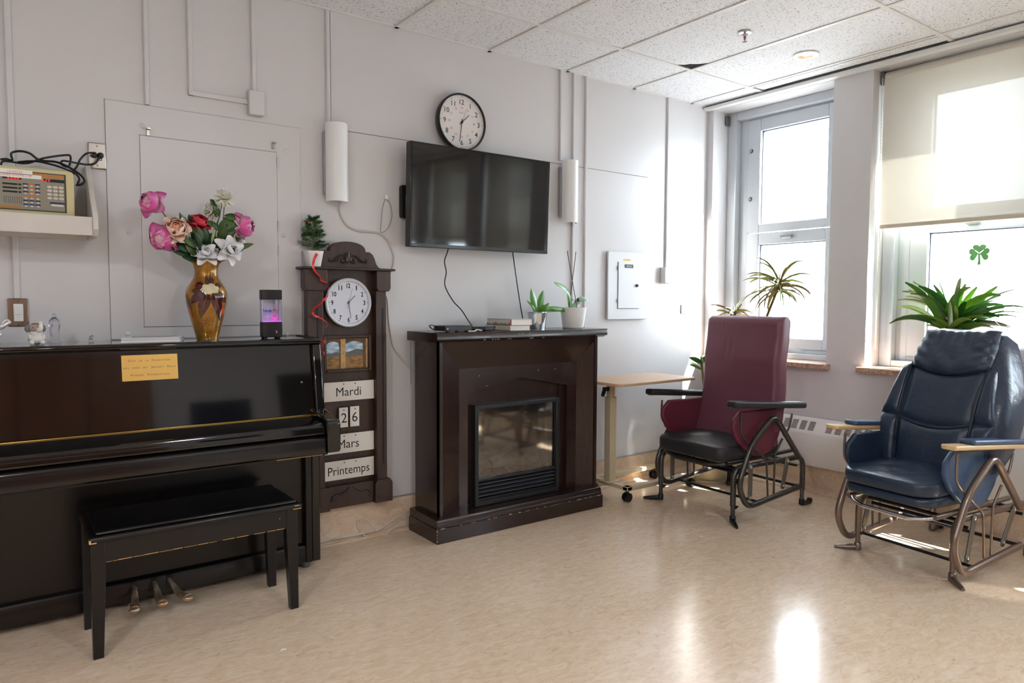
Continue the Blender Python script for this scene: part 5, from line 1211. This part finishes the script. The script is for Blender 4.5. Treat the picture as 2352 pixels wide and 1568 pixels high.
G().loft([[(rx-.045+q*.1, -.235-.075*q+y_, ZM+.014+z_-q*.004) for y_, z_ in rrect(.036, .02, .008, 3)] for q in (0, .1, .5, .9, 1.0)]).obj('case', BLK, t, smooth=50)
for k in range(5): G().ball((rx-.025+.018*k, -.25-.0135*k, ZM+.0245-.0008*k), (.004, .004, .0018), 8, 4).obj('button', GREYM, t, smooth=60)
px_ = at(1116, 760, -.30).x
t = thing('media_puck', 'flat black set top device with a blue button on the mantel', 'electronics', (px_, -.27, ZM))
G().prism(rrect(.115, .10, .02, 4, px_+.005, -.26), 'z', ZM+.003, ZM+.024).obj('case', BLK, t, bev=.004); G().ball((px_-.005, -.275, ZM+.024), (.014, .012, .002), 12, 4).obj('button', mat('button_blue', (90, 130, 220), .3), t, smooth=60)
g = G(); rr = random.Random(8)
g.tube(smoothp([(rx-.07, -.345, ZM+.004), (rx-.03, -.35, ZM+.004), (rx-.01, -.335, ZM+.01), (rx+.02, -.345, ZM+.005)], 4), .004, 6)
g.obj('usb_lead', mat('white_usb', (226, 226, 222), .4), None, smooth=60, label='short white usb lead under the remote control', cat='cable')
def book(x0, x1, y0, y1, z0, z1, label, cov, deco=None):
    t = thing('book', label, 'book', ((x0+x1)/2, (y0+y1)/2, z0), 'books stacked on the mantel')
    g = G(); g.box(x0, x1, y0, y1, z0, z0+.0028); g.box(x0, x1, y0, y1, z1-.0028, z1); g.box(x0, x0+.003, y0, y1, z0, z1); g.obj('cover', cov, t, bev=.0008)
    B(x0+.003, x1-.004, y0+.003, y1-.003, z0+.0028, z1-.0028).obj('pages', PAPER, t)
    if deco: deco(t)
bX = at(1170, 750, -.345).x
def d1(t):
    G().box(bX+.004, bX+.005, -.29, -.285, 0, 0)
    B(bX+.006-.0065, bX+.0058, -.2, -.19, ZM+.010, ZM+.022).obj('spine_label', INK, t)
book(bX+.006, bX+.150, -.345, -.10, ZM, ZM+.030, 'beige book with white pages, lower of the two on the mantel', mat('book_beige', (214, 200, 184), .6), d1)
def d2(t):
    g = G(); rr = random.Random(2)
    for k in range(26):
        y = -.34+.0088*k; h = rr.uniform(.006, .018); g.prism([(y, ZM+.0305), (y+.008, ZM+.0305), (y+.004, ZM+.0305+h)], 'x', bX+.0072, bX+.0085)
    g.obj('grass_print', mat('book_green', (52, 92, 56), .6), t); B(bX+.007, bX+.0098, -.3512, -.345, ZM+.030, ZM+.064).obj('red_band', mat('book_red', (190, 36, 60), .6), t)
book(bX+.008, bX+.160, -.351, -.115, ZM+.0302, ZM+.0645, 'book with a grass patterned spine on top of the other', mat('book_white', (206, 198, 188), .5), d2)

# orchid pots
def leafobj(t, base, tip, wd, m, droop=0, name='leaf', fold=.3, n=10, shape=.7, nrm=None): return blade(base, tip, wd, droop, fold, n, shape, nrm).obj(name, m, t, smooth=180)
c = Vector((2.66, -.21, ZM)); c.x = at(1234, 740, -.21).x
t = thing('potted_plant', 'small green plant in a shiny metal pot on the mantel', 'potted plant', c, 'plants on the mantel')
G().lathe([(.046, 0), (.058, .096), (.0605, .098), (.0605, .102), (.056, .100), (.05, .085)], c, 28).obj('pot', mat('tin_pot', (206, 212, 216), .12, .95), t, smooth=40)
G().lathe([(.05, .082), (.001, .086)], c, 18).obj('soil', SOIL, t)
for dx, dy, dz, wd, dr in ((-.055, -.01, .155, .026, .006), (.045, .0, .145, .024, .004), (.075, -.02, .07, .018, .012), (-.075, .01, .085, .010, .018), (.02, -.04, .06, .016, .008)):
    leafobj(t, c+Vector((dx*.1, dy*.1, .082)), c+Vector((dx, dy, .085+dz)), wd, GREENL, dr)
c = Vector((2.95, -.20, ZM)); c.x = at(1316.5, 740, -.20).x
t = thing('potted_orchid', 'leafy orchid with two bare sticks in a ribbed white pot on the mantel', 'potted plant', c, 'plants on the mantel')
prof = [(.062, 0), (.066, .004)]+[(.066+.0009*k+(.0014 if k % 2 else 0), .008+.007*k) for k in range(11)]+[(.079, .098), (.083, .128), (.079, .128), (.074, .108)]
G().lathe(prof, c, 36).obj('pot', CERW, t, smooth=35); G().lathe([(.075, .110), (.001, .118)], c, 20).obj('bark_mulch', SOIL, t)
def cp(px, py, dy=0): return at(px, py, c.y+dy)
for a, m_, b, wd in (((1310, 708), (1303, 668), (1272, 648), .022), ((1308, 713), (1280, 708), (1246, 706), .015), ((1308, 715), (1280, 712), (1246, 716), .012), ((1314, 706), (1335, 686), (1351, 691), .017)):
    A, Mq, E_ = cp(*a), cp(*m_, -.01), cp(*b, -.02); P_ = smoothp([tuple(A), tuple(Mq), tuple(E_)], 6); g = G(); vs = []
    for i, p in enumerate(P_):
        u = i/(len(P_)-1); d = (P_[min(i+1, len(P_)-1)]-P_[max(i-1, 0)]).normalized(); s_ = d.cross(Vector((0, -.8, .6))).normalized()*wd*(sin(pi*min(.97, .1+.87*u)))**.6; nn = d.cross(s_).normalized()*.004
        vs += [p-s_, p-nn if False else p-s_*.5-nn*.6, p-nn, p+s_*.5-nn*.6, p+s_]
    g.add(vs, [(5*i+j, 5*i+j+1, 5*i+j+6, 5*i+j+5) for i in range(len(P_)-1) for j in range(4)]).obj('leaf', GREENL if b[0] != 1351 else mat('leaf_glossy', (150, 180, 160), .15, coat=.8), t, smooth=180)
for a, b in (((1325, 706), (1303, 576)), ((1307, 706), (1323, 578))): G().tube([tuple(cp(*a, -.01)), tuple(cp(*b, .02))], .0022, 6).obj('support_stick', mat('stick_dark', (44, 38, 36), .6), t)
G().tube(smoothp([tuple(cp(1322, 708)), tuple(cp(1326, 695)), tuple(cp(1318, 690)), tuple(cp(1310, 684))], 4), .0018, 5).obj('dry_root', mat('stick_dark', (44, 38, 36), .6), t)
B(cp(1325, 696).x-.006, cp(1325, 696).x+.006, c.y-.018, c.y-.004, cp(1325, 692).z, cp(1325, 692).z+.022).obj('clip', BLK, t, bev=.004)

# ================================================================ loose wires on the wall and floor
cable('sconce_wire', [(*at(781, 466, -.03).xyz,)]+[tuple(at(a, b, -.006)) for a, b in ((782, 490), (795, 515), (812, 526), (826, 531), (850, 533), (872, 536), (890, 552), (901, 575), (905, 592), (902, 614))]+[(1.775, -.006, 1.40), (1.752, -.006, 1.33)]+[tuple(at(a, b, -.006)) for a, b in ((890, 690), (893, 735), (898, 770), (905, 800), (920, 820), (935, 838), (951, 853))], .0048, WIREW, 'white cable running from the left sconce past the calendar board to the fireplace')
t = thing('wire_loop', 'thin grey wire loop hanging from a small white wall hook', 'wire', tuple(at(886, 530, -.01)))
G().tube(smoothp([tuple(at(a, b, -.012)) for a, b in ((884, 458), (878, 480), (876, 505), (874, 528), (877, 534), (890, 525), (899, 505), (900, 485), (895, 465), (889, 458))], 5), .0016, 5).obj('loop', mat('grey_wire', (120, 116, 112), .5), t)
p = at(886, 453, 0); B(p.x-.009, p.x+.009, -.014, 0, p.z-.012, p.z+.012).obj('hook', CERW, t, bev=.003)
def zfl(px, py, z=.006):
    d = FWD+RGT*((px-1176)/FPX)-UPV*((py-784)/FPX); return tuple(CAM+d*((z-CAM.z)/d.z))
fl = [(740, 1242), (765, 1234), (800, 1230), (835, 1225), (858, 1220), (900, 1213), (935, 1203)]
cable('floor_cable', [(1.15, -.06, .03)]+[(lambda p: (p.x, p.y, p.z))(at(a, b, -.055-.01*math.sin(i))) for i, (a, b) in enumerate(((740, 1243), (765, 1236), (800, 1231), (835, 1224), (858, 1219), (852, 1208), (845, 1196), (832, 1190), (822, 1193), (820, 1206), (828, 1222), (842, 1233), (860, 1237), (880, 1232), (895, 1220), (905, 1212), (935, 1204)))], .0042, WIREW, 'white cable looping along the cove behind the piano to the fireplace')
cable('floor_cable', [tuple(at(a, b, -.05)) for a, b in ((862, 1220), (878, 1212), (895, 1200), (910, 1188), (920, 1184), (930, 1190), (936, 1200))], .004, WIREW, 'short white cable arching up against the base beside the fireplace')

# ================================================================ plants by the windows
def arching(t, base, az, el, l, wd, m, sagk, n=9, name='leaf', shape=.55, fold=.25, tw=None):
    b = Vector(base); g = G(); vs = []; p = b.copy(); e = el; st = l/n
    tw = rr.uniform(.5, 1.15)*(1 if sin(az) > 0 else -1) if tw is None else tw
    for i in range(n+1):
        u = i/n; d = Vector((cos(az)*cos(e), sin(az)*cos(e), sin(e))); s_ = Vector((-sin(az), cos(az), 0)); up = d.cross(s_); s_, up = s_*cos(tw)+up*sin(tw), up*cos(tw)-s_*sin(tw)
        w_ = wd*(sin(pi*min(.975, .12+u*.86)))**shape
        vs += [p-s_*w_, p+up*fold*w_*-.6, p+s_*w_]; p = p+d*st; e -= sagk*st*(.4+u)
    g.add(vs, [(3*i+j, 3*i+j+1, 3*i+j+4, 3*i+j+3) for i in range(n) for j in range(2)]); return g.obj(name, m, t, smooth=180)
pc = Vector((4.535, -1.735, .8725)); rr = random.Random(21)
t = thing('clivia_plant', 'bushy plant with broad arching green leaves in a brown pot behind the navy chair', 'potted plant', pc)
G().lathe([(.082, 0), (.105, .19), (.112, .19), (.112, .225), (.104, .225), (.10, .20)], pc, 28).obj('pot', mat('terracotta', (122, 62, 48), .5, var=(8, .2)), t, smooth=40); G().lathe([(.10, .2), (.001, .205)], pc, 20).obj('soil', SOIL, t)
def clampx(az): return az
for k in range(60):
    az = rad(90)+(1 if k % 2 else -1)*rad(rr.uniform(0, 75))+rad(180)*((k // 2) % 2); up = rr.uniform(.35, 1.35); l = rr.uniform(.28, .40)
    if cos(az) > .2: l *= .5
    arching(t, pc+Vector((rr.uniform(-.03, .03), rr.uniform(-.05, .05), .24)), az, up, l, rr.uniform(.013, .021), [GREENL, GREENY, mat('leaf_deep', (58, 112, 48), .28, coat=.3, var=(5, .3))][k % 3], rr.uniform(2.4, 4.8))
for az, up, l in ((95, 1.15, .42), (80, 1.5, .36), (100, 1.35, .34), (250, 1.45, .33), (270, 1.3, .33), (265, 1.1, .38), (160, 1.2, .3), (200, 1.0, .28)):
    arching(t, pc+Vector((0, rr.uniform(-.03, .03), .2)), rad(az), up, l, .021, GREENY if az % 20 else GREENL, 1.6)
for k in range(13):
    arching(t, pc+Vector((-.03, -.05, .25)), rad(rr.choice((-84, -90, -97, -110, -88))), rr.uniform(.55, 1.2), rr.uniform(.28, .40), rr.uniform(.005, .009), mat('leaf_thin', (98, 140, 78), .4), rr.uniform(2.4, 4.6), n=11, fold=.1, name='thin_leaf')
# dracaena in the corner behind the burgundy chair
pc = Vector((4.165, -.31, 0))
t = thing('dracaena_plant', 'spiky dracaena in a cream pot on the floor behind the burgundy chair', 'potted plant', pc)
G().lathe([(.15, .0), (.155, .018), (.135, .018), (.115, .012)], pc, 28).obj('saucer', mat('cream_plastic', (214, 200, 170), .4), t, smooth=40)
G().lathe([(.115, .008), (.14, .2), (.148, .21), (.148, .245), (.138, .245), (.132, .22)], pc, 28).obj('pot', mat('cream_plastic', (214, 200, 170), .4), t, smooth=40); G().lathe([(.132, .22), (.001, .225)], pc, 20).obj('soil', SOIL, t)
heads = [(Vector((4.33, -.735, 1.40)), 64, .27, 6.0), (Vector((4.27, -.43, 1.215)), 24, .18, 5.5), (Vector((4.20, -.20, .83)), 10, .2, 4.0)]
for hi, (hp, n, l, sg) in enumerate(heads):
    G().tube(smoothp([tuple(pc+Vector((.02*hi, -.02*hi, .2))), tuple(pc.lerp(hp, .35)+Vector((.02, 0, .12))), tuple(hp)], 8), [.011]*8+[.009]*9, 8).obj('stem', BARK, t, smooth=60)
    for k in range(n):
        az = k*2.399+hi; up = [1.2, .6, .2, -.1, -.3][k % 5] if hi < 2 else .5
        ll = l*rr.uniform(.75, 1.1)*(.62 if cos(az) > .25 else 1)
        if hi == 2 and sin(az) > .1: ll *= .55
        arching(t, hp+Vector((0, 0, rr.uniform(-.05, .02))), az, up, ll, .0068 if hi < 2 else .019, [mat('leaf_striped', (128, 146, 62), .4), mat('leaf_olive', (168, 176, 88), .4), mat('leaf_reddish', (140, 112, 70), .4)][k % 3] if hi < 2 else GREENL, sg*rr.uniform(.8, 1.3), n=10, fold=.1)
# shamrock cut-out stuck on the pane
sc_ = Vector((4.731, -1.788, 1.572)); t = thing('shamrock_cutout', 'green shamrock cutout stuck on the window pane', 'decoration', (4.7305, sc_.y, 1.5))
SG = mat('shamrock_green', (96, 150, 92), .4, var=(16, .25))
def heart(ang, k=.040):
    pts = []
    for i in range(28):
        a = 2*pi*i/28; x = 16*sin(a)**3/17; y = (13*cos(a)-5*cos(2*a)-2*cos(3*a)-cos(4*a))/17; y = y+1.0
        X_, Y_ = x*k*.9, y*k*.72; pts.append((X_*cos(ang)-Y_*sin(ang), X_*sin(ang)+Y_*cos(ang)))
    return pts
for ang in (0, rad(98), rad(-98)): G().prism([(sc_.y-p[0], sc_.z+p[1]*(1 if ang == 0 else 1)) for p in heart(ang, .043)], 'x', 4.7285, 4.7315).obj('leaf', SG, t)
G().prism([(sc_.y-.006, sc_.z), (sc_.y+.006, sc_.z), (sc_.y+.004, sc_.z-.04), (sc_.y+.008, sc_.z-.068), (sc_.y-.010, sc_.z-.066)], 'x', 4.7285, 4.7315).obj('stalk', SG, t)

# ================================================================ the far side of the room, seen only in the reflections
CABW = mat('brown_cabinet', (150, 98, 70), .45, var=(3, .3), vscale=(8, 1, 1))
for k in range(6):
    x0 = -2.3+.63*k
    t = thing('wall_cupboard', ['brown wall cupboard at the west end of the kitchenette', 'brown wall cupboard second from the west end', 'brown wall cupboard third from the west end', 'brown wall cupboard fourth from the west end', 'brown wall cupboard next to the last one', 'brown wall cupboard nearest the painting'][k], 'cupboard', (x0+.31, YS+.16, 1.4), 'kitchenette wall cupboards')
    B(x0, x0+.625, YS, YS+.30, 1.40, 2.40).obj('body', CABW, t); d_ = B(x0+.01, x0+.615, YS+.30, YS+.32, 1.41, 2.39).obj('door', CABW, t, bev=.003)
    G().tube([(x0+.56, YS+.34, 1.45), (x0+.56, YS+.34, 1.60)], .006, 6).obj('handle', STEEL, d_)
    t = thing('base_cabinet', ['brown base cabinet at the west end of the kitchenette', 'brown base cabinet second from the west end', 'brown base cabinet third from the west end', 'brown base cabinet fourth from the west end', 'brown base cabinet next to the last one', 'brown base cabinet nearest the painting'][k], 'cabinet', (x0+.31, YS+.3, 0), 'kitchenette base cabinets')
    B(x0, x0+.625, YS+.06, YS+.58, .08, .86).obj('body', CABW, t); d_ = B(x0+.01, x0+.615, YS+.58, YS+.60, .10, .84).obj('door', CABW, t, bev=.003)
    G().tube([(x0+.56, YS+.62, .65), (x0+.56, YS+.62, .8)], .006, 6).obj('handle', STEEL, d_)
B(-2.38, 1.5, YS+.002, YS+.63, .86, .90).obj('worktop', mat('dark_worktop', (40, 40, 46), .3, var=(40, .3)), None, bev=.004, label='dark worktop along the kitchenette cabinets', cat='worktop')
t = thing('painting', 'dark blue abstract painting on the wall opposite the piano', 'painting', (2.27, YS+.02, 1.12))
B(1.92, 2.62, YS+.001, YS+.035, 1.12, 1.80).obj('canvas', mat('abstract_blue', (44, 62, 92), .6, var=(3, .7), vscale=(6, 1, .8), col2=(16, 18, 28)), t)
t = thing('exit_door', 'dark door in the wall opposite the fireplace', 'door', (3.4, YS+.02, 0))
B(3.0, 3.9, YS+.001, YS+.045, .0, 2.08).obj('leaf', mat('door_dark', (50, 44, 42), .4), t, bev=.004); G().ball((3.08, YS+.08, 1.0), .03, 12, 8).obj('knob', STEEL, t, smooth=60)
B(1.74, 1.82, YS, YS+.01, 1.38, 1.50).obj('light_switch', PLASW, None, bev=.003, label='white light switch beside the painting', cat='switch')

for x, y, lb in ((at(1610, 1232, -1.2).x, 0, 'tiny white paper scrap on the floor in front of the burgundy chair'), (0, 1, 'tiny white paper scrap on the floor in front of the bench')):
    p = Vector(zfl(1610, 1232, 0)) if y == 0 else Vector(zfl(650, 1492, 0))
    G().prism([(p.x-.012, p.y-.004), (p.x+.008, p.y-.008), (p.x+.013, p.y+.003), (p.x-.002, p.y+.008)], 'z', .0003, .0016).obj('paper_scrap', PAPER, None, label=lb, cat='scrap', group='scraps on the floor')
